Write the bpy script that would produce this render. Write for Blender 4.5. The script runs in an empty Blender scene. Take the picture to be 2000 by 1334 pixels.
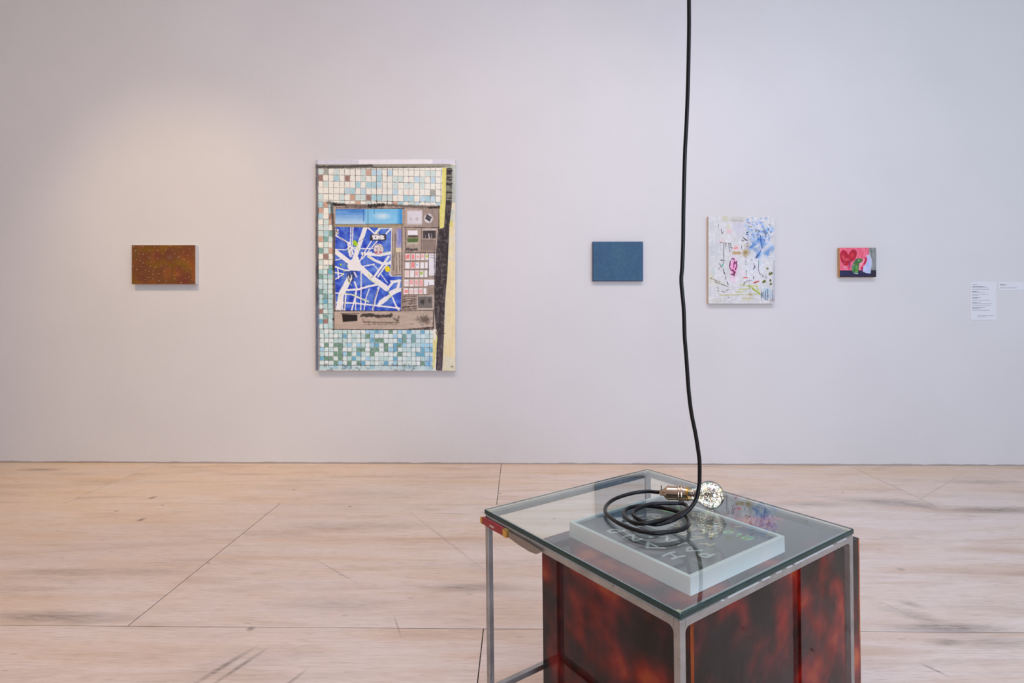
import bpy, bmesh, math, random
import numpy as np
from mathutils import Vector, Matrix, Quaternion

# ------------------------------------------------------------------ scene, camera, light
scn = bpy.context.scene
COL = scn.collection
EYE = 1.0827            # camera height
WALL_Y = 3.946          # distance of the picture wall
cam_d = bpy.data.cameras.new('camera'); cam = bpy.data.objects.new('camera', cam_d); COL.objects.link(cam)
cam_d.sensor_width = 36.0; cam_d.lens = 36.0 * 1089.4 / 2000.0
cam_d.shift_y = -59.3 / 2000.0
cam_d.clip_start = 0.05
cam.location = (0, 0, EYE); cam.rotation_euler = (math.pi / 2, 0, 0.0125)
scn.camera = cam

scn.view_settings.view_transform = 'Standard'; scn.view_settings.look = 'None'
scn.view_settings.gamma = 1.0; scn.view_settings.use_curve_mapping = False
scn.view_settings.exposure = 0.0
scn.cycles.max_bounces = 10; scn.cycles.diffuse_bounces = 3; scn.cycles.glossy_bounces = 4
scn.cycles.transmission_bounces = 10; scn.cycles.transparent_max_bounces = 12

world = bpy.data.worlds.new('world'); scn.world = world; world.use_nodes = True
world.node_tree.nodes['Background'].inputs[0].default_value = (0.75, 0.85, 1.0, 1)
world.node_tree.nodes['Background'].inputs[1].default_value = 0.15

def area(name, loc, target, sx, sy, energy, color):
    d = bpy.data.lights.new(name, 'AREA'); d.shape = 'RECTANGLE'; d.size = sx; d.size_y = sy
    d.energy = energy; d.color = color
    o = bpy.data.objects.new(name, d); COL.objects.link(o); o.location = loc
    o.rotation_euler = (Vector(target) - Vector(loc)).to_track_quat('-Z', 'Y').to_euler()
    return o
def spot(name, loc, target, energy, color, angle, blend=1.0, radius=0.06):
    d = bpy.data.lights.new(name, 'SPOT'); d.energy = energy; d.color = color
    d.spot_size = math.radians(angle); d.spot_blend = blend; d.shadow_soft_size = radius
    o = bpy.data.objects.new(name, d); COL.objects.link(o); o.location = loc
    o.rotation_euler = (Vector(target) - Vector(loc)).to_track_quat('-Z', 'Y').to_euler()
    return o
WARM = (1.0, 0.72, 0.50); COOL = (0.80, 0.88, 1.0); NEUT = (1.0, 0.90, 0.82)
# daylight in the window of the rear wall and the one in the right wall
LIGHTS = [
    ('area', 'window_light', (2.6, -4.95, 2.3), (2.6, 0, 2.3), 3.4, 2.4, 100, (1, 1, 1)),
    ('area', 'window_light', (5.95, -1.6, 2.2), (0, -1.6, 2.2), 3.4, 2.4, 100, (1, 1, 1)),
    # ceiling washers and track spots
    ('area', 'ceiling_light', (-2.4, 1.0, 4.35), (-2.4, 1.0, 0), 2.0, 1.6, 100, (1, 1, 1)),
    ('area', 'ceiling_light', (0.0, 1.0, 4.35), (0.0, 1.0, 0), 2.0, 1.6, 100, (1, 1, 1)),
    ('area', 'ceiling_light', (2.0, 1.0, 4.35), (2.0, 1.0, 0), 2.0, 1.6, 100, (1, 1, 1)),
    ('spot', 'track_spot', (-2.55, 1.4, 4.3), (-2.35, WALL_Y, 0.9), 70, 47),
    ('spot', 'track_spot', (-1.3, 1.5, 4.3), (-1.0, WALL_Y, 1.1), 70, 62),
    ('spot', 'track_spot', (0.5, 1.5, 4.3), (0.3, WALL_Y, 1.0), 70, 66),
    ('spot', 'track_spot', (1.9, 1.5, 4.3), (1.7, WALL_Y, 1.0), 70, 66),
]
POWER = [(150, 186, 250), (34, 36, 34), (41, 28, 16), (38, 31, 38), (26, 34, 40), (187, 142, 79), (25, 15, 3), (62, 54, 45), (38, 35, 45)]
for _l, _p in zip(LIGHTS, POWER):
    _e = max(_p); _c = tuple(x / _e for x in _p) if _e > 0 else (1, 1, 1)
    if _e <= 0: continue
    if _l[0] == 'area': area(_l[1], _l[2], _l[3], _l[4], _l[5], _e, _c)
    else: spot(_l[1], _l[2], _l[3], _e, _c, _l[5])

# ------------------------------------------------------------------ helpers
def tag(o, label=None, cat=None, group=None, kind=None):
    if label: o['label'] = label
    if cat: o['category'] = cat
    if group: o['group'] = group
    if kind: o['kind'] = kind
    return o
def link(name, me, mats, parent=None):
    o = bpy.data.objects.new(name, me); COL.objects.link(o)
    if mats is not None:
        for m in (mats if isinstance(mats, (list, tuple)) else [mats]): me.materials.append(m)
    if parent: o.parent = parent
    return o
def from_bm(name, bm, mats, parent=None, smooth=False, angle=None):
    me = bpy.data.meshes.new(name); bm.to_mesh(me); bm.free()
    if smooth:
        for p in me.polygons: p.use_smooth = True
        if angle is not None:
            try: me.set_sharp_from_angle(angle=math.radians(angle))
            except Exception: pass
    return link(name, me, mats, parent)
def box_bm(lo, hi, bevel=0.0, seg=1, bm=None):
    own = bm is None
    if own: bm = bmesh.new()
    g = bmesh.ops.create_cube(bm, size=1.0)['verts']
    for v in g:
        for i in range(3): v.co[i] = lo[i] + (v.co[i] + 0.5) * (hi[i] - lo[i])
    if bevel > 0:
        es = list({e for v in g for e in v.link_edges})
        bmesh.ops.bevel(bm, geom=es, offset=bevel, segments=seg, profile=0.5, affect='EDGES')
    return bm
def empty(name, loc, quat=None):
    o = bpy.data.objects.new(name, None); COL.objects.link(o); o.location = loc
    o.empty_display_size = 0.05
    if quat is not None: o.rotation_mode = 'QUATERNION'; o.rotation_quaternion = quat
    return o
def catmull(P, n):
    P = [np.array(p, float) for p in P]; P = [2 * P[0] - P[1]] + P + [2 * P[-1] - P[-2]]; out = []
    for i in range(1, len(P) - 2):
        a, b, c, d = P[i - 1:i + 3]
        for k in range(n):
            t = k / n
            out.append(0.5 * (2 * b + (c - a) * t + (2 * a - 5 * b + 4 * c - d) * t * t + (3 * b - a - 3 * c + d) * t ** 3))
    out.append(P[-2]); return out
def tube_bm(path, r, n=12):
    bm = bmesh.new(); rings = []
    pts = [Vector(p) for p in path]; ref = None
    for i, p in enumerate(pts):
        t = (pts[min(i + 1, len(pts) - 1)] - pts[max(i - 1, 0)]).normalized()
        if ref is None: ref = t.orthogonal().normalized()
        ref = (ref - t * ref.dot(t)).normalized(); b = t.cross(ref)
        rings.append([bm.verts.new(p + (ref * math.cos(2 * math.pi * k / n) + b * math.sin(2 * math.pi * k / n)) * r) for k in range(n)])
    for a, b in zip(rings[:-1], rings[1:]):
        for k in range(n): bm.faces.new((a[k], a[(k + 1) % n], b[(k + 1) % n], b[k]))
    bm.faces.new(list(reversed(rings[0]))); bm.faces.new(rings[-1])
    return bm
def lathe_bm(prof, n=40, bm=None, cap=True):
    """profile of (radius, z)"""
    if bm is None: bm = bmesh.new()
    rings = []
    for r, z in prof:
        if r < 1e-6: rings.append([bm.verts.new((0, 0, z))])
        else: rings.append([bm.verts.new((r * math.cos(2 * math.pi * k / n), r * math.sin(2 * math.pi * k / n), z)) for k in range(n)])
    for a, b in zip(rings[:-1], rings[1:]):
        for k in range(n):
            q = (k + 1) % n
            if len(a) == 1 and len(b) > 1: bm.faces.new((a[0], b[k], b[q]))
            elif len(b) == 1 and len(a) > 1: bm.faces.new((a[k], b[0], a[q]))
            elif len(a) > 1: bm.faces.new((a[k], b[k], b[q], a[q]))
    if cap:
        if len(rings[0]) > 1: bm.faces.new(rings[0])
        if len(rings[-1]) > 1: bm.faces.new(list(reversed(rings[-1])))
    bmesh.ops.recalc_face_normals(bm, faces=bm.faces)
    return bm
def s2l(c):
    """8-bit sRGB to linear"""
    c = np.asarray(c, float) / 255.0
    return np.where(c <= 0.04045, c / 12.92, ((c + 0.055) / 1.055) ** 2.4)
def rgb(*c): return tuple(float(x) for x in s2l(c)) + (1.0,)

# ------------------------------------------------------------------ materials
class NT:
    def __init__(self, name):
        self.m = bpy.data.materials.new(name); self.m.use_nodes = True
        self.t = self.m.node_tree; self.t.nodes.clear()
        self.out = self.t.nodes.new('ShaderNodeOutputMaterial')
    def n(self, ty, **kw):
        nd = self.t.nodes.new(ty)
        for k, v in kw.items():
            if k.startswith('i_'):
                key = k[2:]; key = int(key) if key.isdigit() else key.replace('_', ' ')
                self.set(nd.inputs[key], v)
            else: setattr(nd, k, v)
        return nd
    def set(self, sock, v):
        if isinstance(v, bpy.types.NodeSocket): self.t.links.new(v, sock)
        else: sock.default_value = v
    def math(self, op, a, b=0.0, c=None, clamp=False):
        nd = self.t.nodes.new('ShaderNodeMath'); nd.operation = op; nd.use_clamp = clamp
        self.set(nd.inputs[0], a); self.set(nd.inputs[1], b)
        if c is not None: self.set(nd.inputs[2], c)
        return nd.outputs[0]
    def mix(self, fac, a, b, blend='MIX'):
        nd = self.t.nodes.new('ShaderNodeMix'); nd.data_type = 'RGBA'; nd.blend_type = blend
        self.set(nd.inputs[0], fac); self.set(nd.inputs[6], a); self.set(nd.inputs[7], b)
        return nd.outputs[2]
    def ramp(self, fac, stops, interp='LINEAR'):
        nd = self.t.nodes.new('ShaderNodeValToRGB'); nd.color_ramp.interpolation = interp
        el = nd.color_ramp.elements
        while len(el) < len(stops): el.new(0.5)
        for e, (p, c) in zip(el, stops):
            e.position = p; e.color = c if isinstance(c, (tuple, list)) else (c, c, c, 1)
        self.set(nd.inputs[0], fac); return nd.outputs[0]
    def noise(self, vec, scale, detail=4, rough=0.55, dist=0.0):
        nd = self.n('ShaderNodeTexNoise'); self.set(nd.inputs['Vector'], vec)
        nd.inputs['Scale'].default_value = scale; nd.inputs['Detail'].default_value = detail
        nd.inputs['Roughness'].default_value = rough; nd.inputs['Distortion'].default_value = dist
        return nd.outputs[0]
    def mapping(self, vec, scale=(1, 1, 1), rot=(0, 0, 0), loc=(0, 0, 0)):
        nd = self.n('ShaderNodeMapping'); self.set(nd.inputs[0], vec)
        nd.inputs['Location'].default_value = loc; nd.inputs['Rotation'].default_value = rot; nd.inputs['Scale'].default_value = scale
        return nd.outputs[0]
    def obj(self): return self.n('ShaderNodeTexCoord').outputs['Object']
    def pos(self): return self.n('ShaderNodeNewGeometry').outputs['Position']
    def bump(self, h, strength=0.2, dist=0.01):
        nd = self.n('ShaderNodeBump'); nd.inputs['Strength'].default_value = strength; nd.inputs['Distance'].default_value = dist
        self.set(nd.inputs['Height'], h); return nd.outputs[0]
    def bsdf(self, color, rough=0.5, metal=0.0, normal=None, **kw):
        p = self.n('ShaderNodeBsdfPrincipled'); self.set(p.inputs['Base Color'], color); self.set(p.inputs['Roughness'], rough)
        self.set(p.inputs['Metallic'], metal)
        if normal is not None: self.set(p.inputs['Normal'], normal)
        for k, v in kw.items(): self.set(p.inputs[k.replace('_', ' ')], v)
        return p.outputs[0]
    def surf(self, s): self.t.links.new(s, self.out.inputs[0]); return self.m
    def mixs(self, fac, a, b):
        nd = self.n('ShaderNodeMixShader'); self.set(nd.inputs[0], fac); self.set(nd.inputs[1], a); self.set(nd.inputs[2], b); return nd.outputs[0]

def mat_plain(name, color, rough=0.5, metal=0.0, amount=0.12, scale=60.0, **kw):
    t = NT(name); n = t.noise(t.obj(), scale)
    f = t.math('MULTIPLY_ADD', n, 2 * amount, 1 - amount)
    c = t.mix(1.0, color, t.n('ShaderNodeCombineColor', i_0=f, i_1=f, i_2=f).outputs[0], 'MULTIPLY')
    return t.surf(t.bsdf(c, rough, metal, **kw))

def mat_wall():
    t = NT('white_wall_paint'); p = t.pos()
    big = t.noise(p, 0.9, 3); fine = t.noise(t.mapping(p, (16, 16, 11)), 1.0, 4, 0.6)
    c = t.ramp(big, [(0.3, rgb(217, 214, 213)), (0.7, rgb(223, 220, 219))])
    h = t.math('MULTIPLY', fine, 0.75)
    # scuffed line of dirt where the wall meets the boards
    z = t.n('ShaderNodeSeparateXYZ', i_0=p).outputs[2]
    d = t.math('MULTIPLY', t.math('LESS_THAN', t.math('ADD', z, t.math('MULTIPLY', t.noise(p, 9, 5), -0.018)), 0.001), 0.55)
    c = t.mix(d, c, rgb(120, 100, 85))
    return t.surf(t.bsdf(c, 0.75, normal=t.bump(h, 0.18, 0.012), Specular_IOR_Level=0.25))

def mat_floor(worn=True):
    t = NT('whitewashed_plywood'); p = t.pos()
    rnd = t.n('ShaderNodeObjectInfo').outputs['Random']
    off = t.n('ShaderNodeCombineXYZ', i_0=t.math('MULTIPLY', rnd, 7.0), i_1=t.math('MULTIPLY', rnd, 3.0)).outputs[0]
    q = t.n('ShaderNodeVectorMath', operation='ADD', i_0=p, i_1=off).outputs[0]
    streak = t.noise(t.mapping(q, (0.8, 7, 1)), 1.0, 5, 0.55, 0.3)
    fine = t.noise(t.mapping(q, (4.5, 130, 1)), 1.0, 4, 0.65)
    blot = t.noise(t.mapping(q, (1.3, 3.0, 1)), 1.0, 4, 0.55, 0.3)
    sx = t.n('ShaderNodeSeparateXYZ', i_0=p)
    c = t.ramp(streak, [(0.28, rgb(192, 166, 144)), (0.42, rgb(220, 200, 184)), (0.55, rgb(228, 213, 203)), (0.66, rgb(212, 190, 172)), (0.80, rgb(196, 172, 152))])
    c = t.mix(t.ramp(blot, [(0.44, 0.0), (0.66, 0.55)]), c, rgb(231, 221, 217))
    # blend the boards to a pale warm tan towards the wall and the left
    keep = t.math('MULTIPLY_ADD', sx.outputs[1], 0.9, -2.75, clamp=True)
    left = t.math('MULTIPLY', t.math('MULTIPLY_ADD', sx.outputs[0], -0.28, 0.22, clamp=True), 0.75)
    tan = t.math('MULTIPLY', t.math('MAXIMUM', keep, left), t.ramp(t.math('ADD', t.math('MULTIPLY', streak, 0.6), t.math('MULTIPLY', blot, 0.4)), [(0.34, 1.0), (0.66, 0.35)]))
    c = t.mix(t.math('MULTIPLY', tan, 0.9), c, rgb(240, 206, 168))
    c = t.mix(t.math('MULTIPLY', t.ramp(fine, [(0.48, 0.0), (0.70, 1.0)]), 0.24), c, rgb(166, 138, 118))
    pore = t.noise(t.mapping(q, (16, 330, 1)), 1.0, 3, 0.6)
    c = t.mix(t.math('MULTIPLY', t.ramp(pore, [(0.50, 0.0), (0.66, 1.0)]), 0.26), c, rgb(146, 118, 100))
    dirt = t.noise(t.mapping(q, (1.2, 6, 1)), 1.0, 7, 0.7, 0.3)
    c = t.mix(t.math('MULTIPLY', t.ramp(dirt, [(0.52, 0.0), (0.76, 1.0)]), 0.42), c, rgb(150, 124, 108))
    if not worn: return t.surf(t.bsdf(c, 0.55, Specular_IOR_Level=0.35))
    # stains and scrapes: (x, y, half length, half depth, angle, strength)
    wob = t.n('ShaderNodeTexNoise', i_Scale=9.0, i_Detail=5.0, i_Vector=t.mapping(p, (1, 4, 1)))
    wv = t.n('ShaderNodeVectorMath', operation='MULTIPLY_ADD', i_0=wob.outputs['Color'], i_1=(0.10, 0.03, 0), i_2=p).outputs[0]
    pw = t.n('ShaderNodeVectorMath', operation='ADD', i_0=wv, i_1=(-0.05, -0.015, 0)).outputs[0]
    grit = t.ramp(t.noise(t.mapping(p, (14, 90, 1)), 1.0, 4, 0.7), [(0.3, 0.25), (0.65, 1.0)])
    total = None
    for (x, y, a, b, ang, s) in [
            (-3.27, 3.77, .13, .03, 0, .8), (-1.80, 3.68, .22, .02, 0, .45), (-1.88, 2.29, .20, .03, 0, .5), (-1.56, 2.30, .18, .03, 0, .4),
            (-1.68, 1.955, .26, .035, 0, .75), (-0.8, 2.80, .34, .05, 0, .35), (-0.2, 2.18, .17, .035, 0, .6), (2.08, 3.19, .22, .06, -.1, .75),
            (2.2, 3.14, .13, .035, -.5, .7), (1.65, 3.15, .22, .04, 0, .55), (2.62, 3.07, .26, .05, 0, .8), (1.47, 1.925, .17, .025, 0, 1.0),
            (1.42, 1.99, .10, .03, -.6, .5), (1.40, 1.84, .06, .02, 0, .7), (1.56, 1.84, .16, .03, 0, .5), (1.45, 2.08, .035, .02, -.5, .5),
            (-0.70, 2.05, .2, .05, 0, .3), (2.9, 3.56, .22, .04, 0, .35), (1.2, 3.3, .35, .04, 0, .4), (-0.1, 3.0, .12, .02, 0, .4), (-0.9, 1.69, .09, .010, -2.05, .9), (-0.85, 1.69, .08, .008, -2.0, .9),
            (-0.665, 1.625, .05, .006, -2.0, .8), (1.254, 1.70, .03, .005, -1.0, 1.0), (-2.6, 3.5, .3, .05, 0, .25), (-0.9, 3.3, .3, .05, 0, .25),
            (-2.127, 3.211, .016, .022, 0, 1.2), (-1.961, 2.872, .014, .022, 0, 1.2), (-2.18, 2.995, .01, .012, 0, 1.0), (-0.914, 1.89, .012, .012, 0, 1.2), (1.602, 2.359, .014, .010, 0, 1.1),
            (-0.38, 2.685, .37, .005, -.984, .45), (-0.769, 2.319, .14, .004, -.711, .5), (-0.419, 1.915, .06, .003, -1.18, .7), (2.578, 3.454, .48, .006, .671, .35),
            (1.379, 2.019, .065, .006, -1.195, .6), (-0.867, 1.653, .05, .005, -1.98, .8), (-0.339, 2.976, .14, .006, -.069, .6), (3.137, 3.676, .14, .006, -1.364, .4)]:
        m = t.mapping(p if b < .03 and a < .5 and (ang or a < .02) else pw, (1, 1, 0), (0, 0, 0), (-x, -y, 0))
        m = t.mapping(m, (1 / a, 1 / b, 0), (0, 0, 0)) if not ang else t.mapping(t.mapping(m, (1, 1, 1), (0, 0, -ang)), (1 / a, 1 / b, 0))
        l = t.n('ShaderNodeVectorMath', operation='LENGTH', i_0=m).outputs['Value']
        g = t.math('MULTIPLY', t.math('SUBTRACT', 1.0, t.math('DIVIDE', l, 1.5), clamp=True), s)
        total = g if total is None else t.math('MAXIMUM', total, g)
    c = t.mix(t.math('MULTIPLY', t.math('MULTIPLY', total, grit), 0.95, clamp=True), c, rgb(74, 64, 60))
    # small dark specks
    vor = t.n('ShaderNodeTexVoronoi', i_Vector=t.mapping(q, (3.0, 6.0, 1)), i_Scale=1.0)
    c = t.mix(t.math('MULTIPLY', t.math('LESS_THAN', vor.outputs['Distance'], 0.035), 0.7), c, rgb(70, 62, 60))
    vor2 = t.n('ShaderNodeTexVoronoi', i_Vector=t.mapping(q, (4.0, 22.0, 1), (0, 0, .3)), i_Scale=1.0)
    c = t.mix(t.math('MULTIPLY', t.math('LESS_THAN', vor2.outputs['Distance'], 0.06), 0.35), c, rgb(95, 82, 76))
    h = t.math('MULTIPLY', fine, 0.6)
    r = t.math('MULTIPLY_ADD', streak, 0.25, 0.42)
    return t.surf(t.bsdf(c, r, normal=t.bump(h, 0.25, 0.004), Specular_IOR_Level=0.35))

def mat_steel():
    t = NT('scuffed_raw_steel'); p = t.obj()
    n = t.noise(p, 14, 6, 0.65); n2 = t.noise(t.mapping(p, (60, 60, 12)), 1.0, 5, 0.7)
    c = t.ramp(n, [(0.3, rgb(150, 146, 142)), (0.55, rgb(172, 168, 164)), (0.8, rgb(188, 184, 180))])
    c = t.mix(t.math('MULTIPLY', t.ramp(n2, [(0.62, 0.0), (0.72, 1.0)]), 0.55), c, rgb(96, 78, 62))
    return t.surf(t.bsdf(c, t.math('MULTIPLY_ADD', n2, 0.3, 0.30), t.math('MULTIPLY_ADD', n, -0.3, 0.85), normal=t.bump(n2, 0.15, 0.002)))

def mat_tortoise(edge=False):
    t = NT('tortoiseshell_acrylic_edge' if edge else 'tortoiseshell_acrylic'); p = t.obj()
    if edge:
        n = t.noise(t.mapping(p, (30, 30, 9)), 1.0, 4)
        c = t.ramp(n, [(0.3, rgb(96, 30, 8)), (0.5, rgb(168, 72, 18)), (0.7, rgb(214, 118, 36))])
        return t.surf(t.bsdf(c, 0.2))
    q = t.mapping(p, (1, 1, 0.95), (0.35, 0.6, 0.5))
    a = t.noise(q, 10.0, 2, 0.45, 0.1); b = t.noise(t.mapping(q, (1, 1, 1), (0, 0, 0), (3.1, 1.7, .4)), 4.5, 2, 0.5, 0.0)
    fine = t.noise(t.mapping(p, (70, 70, 45)), 1.0, 3, 0.6)
    m = t.math('ADD', t.math('MULTIPLY', a, 0.62), t.math('MULTIPLY', b, 0.38))
    m = t.math('ADD', m, t.math('MULTIPLY', t.math('SUBTRACT', fine, 0.5), 0.05))
    c = t.ramp(m, [(0.39, rgb(18, 7, 5)), (0.455, rgb(64, 9, 6)), (0.52, rgb(118, 14, 8)), (0.585, rgb(186, 34, 11)), (0.66, rgb(250, 112, 26))])
    tr = t.ramp(m, [(0.40, rgb(40, 10, 6)), (0.49, rgb(150, 20, 8)), (0.58, rgb(240, 70, 16)), (0.65, rgb(255, 150, 45))])
    dif = t.n('ShaderNodeBsdfDiffuse', i_Color=c).outputs[0]; tl = t.n('ShaderNodeBsdfTranslucent', i_Color=tr).outputs[0]
    tp = t.n('ShaderNodeBsdfTransparent', i_Color=tr).outputs[0]
    body = t.mixs(0.25, t.mixs(0.5, dif, tl), tp)
    gl = t.n('ShaderNodeBsdfGlossy', i_Roughness=0.04, i_Color=(1, 1, 1, 1)).outputs[0]
    fr = t.n('ShaderNodeFresnel', i_IOR=1.42).outputs[0]
    return t.surf(t.mixs(fr, body, gl))

def mat_glass():
    t = NT('green_tinted_float_glass')
    t.surf(t.n('ShaderNodeBsdfGlass', i_Color=(0.97, 1.0, 0.99, 1), i_Roughness=0.0, i_IOR=1.5).outputs[0])
    v = t.n('ShaderNodeVolumeAbsorption', i_Color=(0.30, 0.80, 0.76, 1), i_Density=5.0)
    t.t.links.new(v.outputs[0], t.out.inputs[1]); return t.m

def mat_glass_edge():
    t = NT('ground_glass_edge'); n = t.noise(t.obj(), 60, 3)
    g = t.n('ShaderNodeBsdfGlass', i_Color=(0.90, 1.0, 0.98, 1), i_Roughness=0.0, i_IOR=1.5).outputs[0]
    p = t.bsdf(t.ramp(n, [(0.3, rgb(18, 62, 62)), (0.7, rgb(30, 78, 76))]), 0.12)
    t.surf(t.mixs(0.55, g, p))
    v = t.n('ShaderNodeVolumeAbsorption', i_Color=(0.30, 0.80, 0.76, 1), i_Density=5.0)
    t.t.links.new(v.outputs[0], t.out.inputs[1]); return t.m

def mat_attr(name, rough=0.6, bump=0.15, bscale=220.0, spec=0.3, coat=0.0):
    t = NT(name); a = t.n('ShaderNodeAttribute', attribute_name='paint').outputs['Color']
    weave = t.noise(t.obj(), bscale, 4, 0.6)
    return t.surf(t.bsdf(a, rough, normal=t.bump(weave, bump, 0.002), Specular_IOR_Level=spec, Coat_Weight=coat, Coat_Roughness=0.04))

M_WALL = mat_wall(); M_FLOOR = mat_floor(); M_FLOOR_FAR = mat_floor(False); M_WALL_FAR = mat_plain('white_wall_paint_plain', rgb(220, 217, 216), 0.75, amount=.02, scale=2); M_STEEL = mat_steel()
M_TORT = mat_tortoise(); M_TEDGE = mat_tortoise(True); M_GLASS = mat_glass()
M_PAINT = mat_attr('painted_canvas'); M_PRINT = mat_attr('printed_card', 0.7, 0.02)
M_CANVAS = mat_plain('white_primed_canvas', rgb(222, 216, 210), 0.8, amount=.05, scale=200)
M_WOOD = mat_plain('pale_wood_panel_edge', rgb(206, 160, 100), 0.65, amount=.15, scale=70)
M_FRAMEW = mat_plain('white_lacquered_wood', rgb(242, 246, 242), 0.35, amount=.02, scale=80)
M_CORD = mat_plain('black_rubber_cord', rgb(14, 12, 14), 0.3, amount=.1, scale=150, Specular_IOR_Level=0.3)
M_BRASS = mat_plain('polished_brass', rgb(212, 172, 92), 0.25, 1.0, amount=.12, scale=120)
M_NICKEL = mat_plain('champagne_plated_metal', rgb(206, 182, 158), 0.16, 1.0, amount=.06, scale=90)
M_BLADE = mat_plain('dull_knife_steel', rgb(150, 142, 134), 0.42, 0.85, amount=.15, scale=90)
M_SILVER = mat_plain('silver_inlay', rgb(205, 205, 205), 0.3, 1.0, amount=.05, scale=90)
M_CEIL = mat_plain('ceiling_paint', rgb(225, 223, 220), 0.8, amount=.03, scale=3)
M_DARK = mat_plain('subfloor_dark', rgb(52, 42, 36), 0.9, amount=.2, scale=20)
M_TRIM = mat_plain('window_paint', rgb(215, 214, 212), 0.5, amount=.04, scale=20)

_t = NT('window_pane_glass')
M_PANE = _t.surf(_t.mixs(_t.n('ShaderNodeFresnel', i_IOR=1.45).outputs[0], _t.n('ShaderNodeBsdfTransparent', i_Color=(.97, .99, .98, 1)).outputs[0], _t.n('ShaderNodeBsdfGlossy', i_Roughness=.02).outputs[0]))
# ------------------------------------------------------------------ the room
X0, X1, Y0, ZC = -5.6, 6.0, -5.0, 4.4
def structure(name, bm, m, parent=None):
    o = from_bm(name, bm, m, parent)
    if not parent: o['kind'] = 'structure'
    return o
wall_back = structure('wall_back', box_bm((X0 - .2, WALL_Y, 0.0012), (X1 + .2, WALL_Y + .2, ZC)), M_WALL)
wall_left = structure('wall_left', box_bm((X0 - .2, Y0 - .2, 0), (X0, WALL_Y, ZC)), M_WALL_FAR)
ceiling = structure('ceiling', box_bm((X0 - .2, Y0 - .2, ZC), (X1 + .2, WALL_Y + .2, ZC + .2)), M_CEIL)
# right and rear walls with a window opening each
def wall_with_hole(name, axis, p, q, a0, a1, h0, h1, z0, z1):
    bm = bmesh.new()
    for (s, e, zz0, zz1) in ((a0, h0, 0, ZC), (h1, a1, 0, ZC), (h0, h1, 0, z0), (h0, h1, z1, ZC)):
        if axis == 'y': box_bm((p, s, zz0), (q, e, zz1), bm=bm)
        else: box_bm((s, p, zz0), (e, q, zz1), bm=bm)
    return structure(name, bm, M_WALL_FAR)
wall_right = wall_with_hole('wall_right', 'y', X1, X1 + .2, Y0 - .2, WALL_Y, -3.4, .2, .9, 3.5)
wall_rear = wall_with_hole('wall_rear', 'x', Y0 - .2, Y0, X0, X1, .8, 4.4, 1.0, 3.6)
def window(name, axis, p, a0, a1, z0, z1):
    root = empty(name, ((p, (a0 + a1) / 2, z0) if axis == 'y' else ((a0 + a1) / 2, p, z0))); root['kind'] = 'structure'
    lx = root.location
    def bar(nm, s, e, zz0, zz1):
        w = .04
        lo, hi = ((p - w, s, zz0), (p + w, e, zz1)) if axis == 'y' else ((s, p - w, zz0), (e, p + w, zz1))
        lo = [a - b for a, b in zip(lo, lx)]; hi = [a - b for a, b in zip(hi, lx)]
        from_bm(nm, box_bm(lo, hi, .006), M_TRIM, root)
    bar('frame_side', a0, a0 + .06, z0, z1); bar('frame_side', a1 - .06, a1, z0, z1)
    bar('frame_rail', a0 + .06, a1 - .06, z0, z0 + .06); bar('frame_rail', a0 + .06, a1 - .06, z1 - .06, z1)
    lo, hi = ((p - .004, a0 + .06, z0 + .06), (p + .004, a1 - .06, z1 - .06)) if axis == 'y' else ((a0 + .06, p - .004, z0 + .06), (a1 - .06, p + .004, z1 - .06))
    from_bm('pane', box_bm([a - b for a, b in zip(lo, lx)], [a - b for a, b in zip(hi, lx)]), M_PANE, root)
    for k in (1, 2):
        m = a0 + (a1 - a0) * k / 3; bar('mullion', m - .025, m + .025, z0 + .06, z1 - .06)
window('window_1', 'y', X1 + .12, -3.4, .2, .9, 3.5); window('window_2', 'x', Y0 - .12, .8, 4.4, 1.0, 3.6)

floor = structure('floor', box_bm((X0, Y0, -.20), (X1, WALL_Y + .02, -.019)), M_DARK)
rows = [WALL_Y + .01, 3.121, 1.901]
while rows[-1] > Y0: rows.append(rows[-1] - 1.22)
starts = [-2.565, -1.346, -0.121]
GAP = 0.0014; cache = {}
for i in range(len(rows) - 1):
    ya, yb = max(rows[i + 1], Y0), rows[i]
    off = starts[i] if i < 3 else (starts[1] if i % 2 else starts[2])
    sp = 2.44
    x = off
    while x > X0: x -= sp
    while x < X1:
        xa, xb = max(x, X0), min(x + sp, X1)
        if xb - xa > .02:
            key = (round(xb - xa, 3), round(yb - ya, 3), i < 3)
            hx, hy = (xb - xa) / 2 - GAP, (yb - ya) / 2 - GAP
            if key not in cache:
                bm = box_bm((-hx, -hy, -.018), (hx, hy, 0), .0012); bm.normal_update()
                for f in bm.faces: f.material_index = 0 if abs(f.normal.z) > .5 else 1
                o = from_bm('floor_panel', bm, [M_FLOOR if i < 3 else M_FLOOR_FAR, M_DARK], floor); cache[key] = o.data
            else: o = link('floor_panel', cache[key], None, floor)
            o.location = ((xa + xb) / 2, (ya + yb) / 2, 0)
        x += sp

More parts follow.
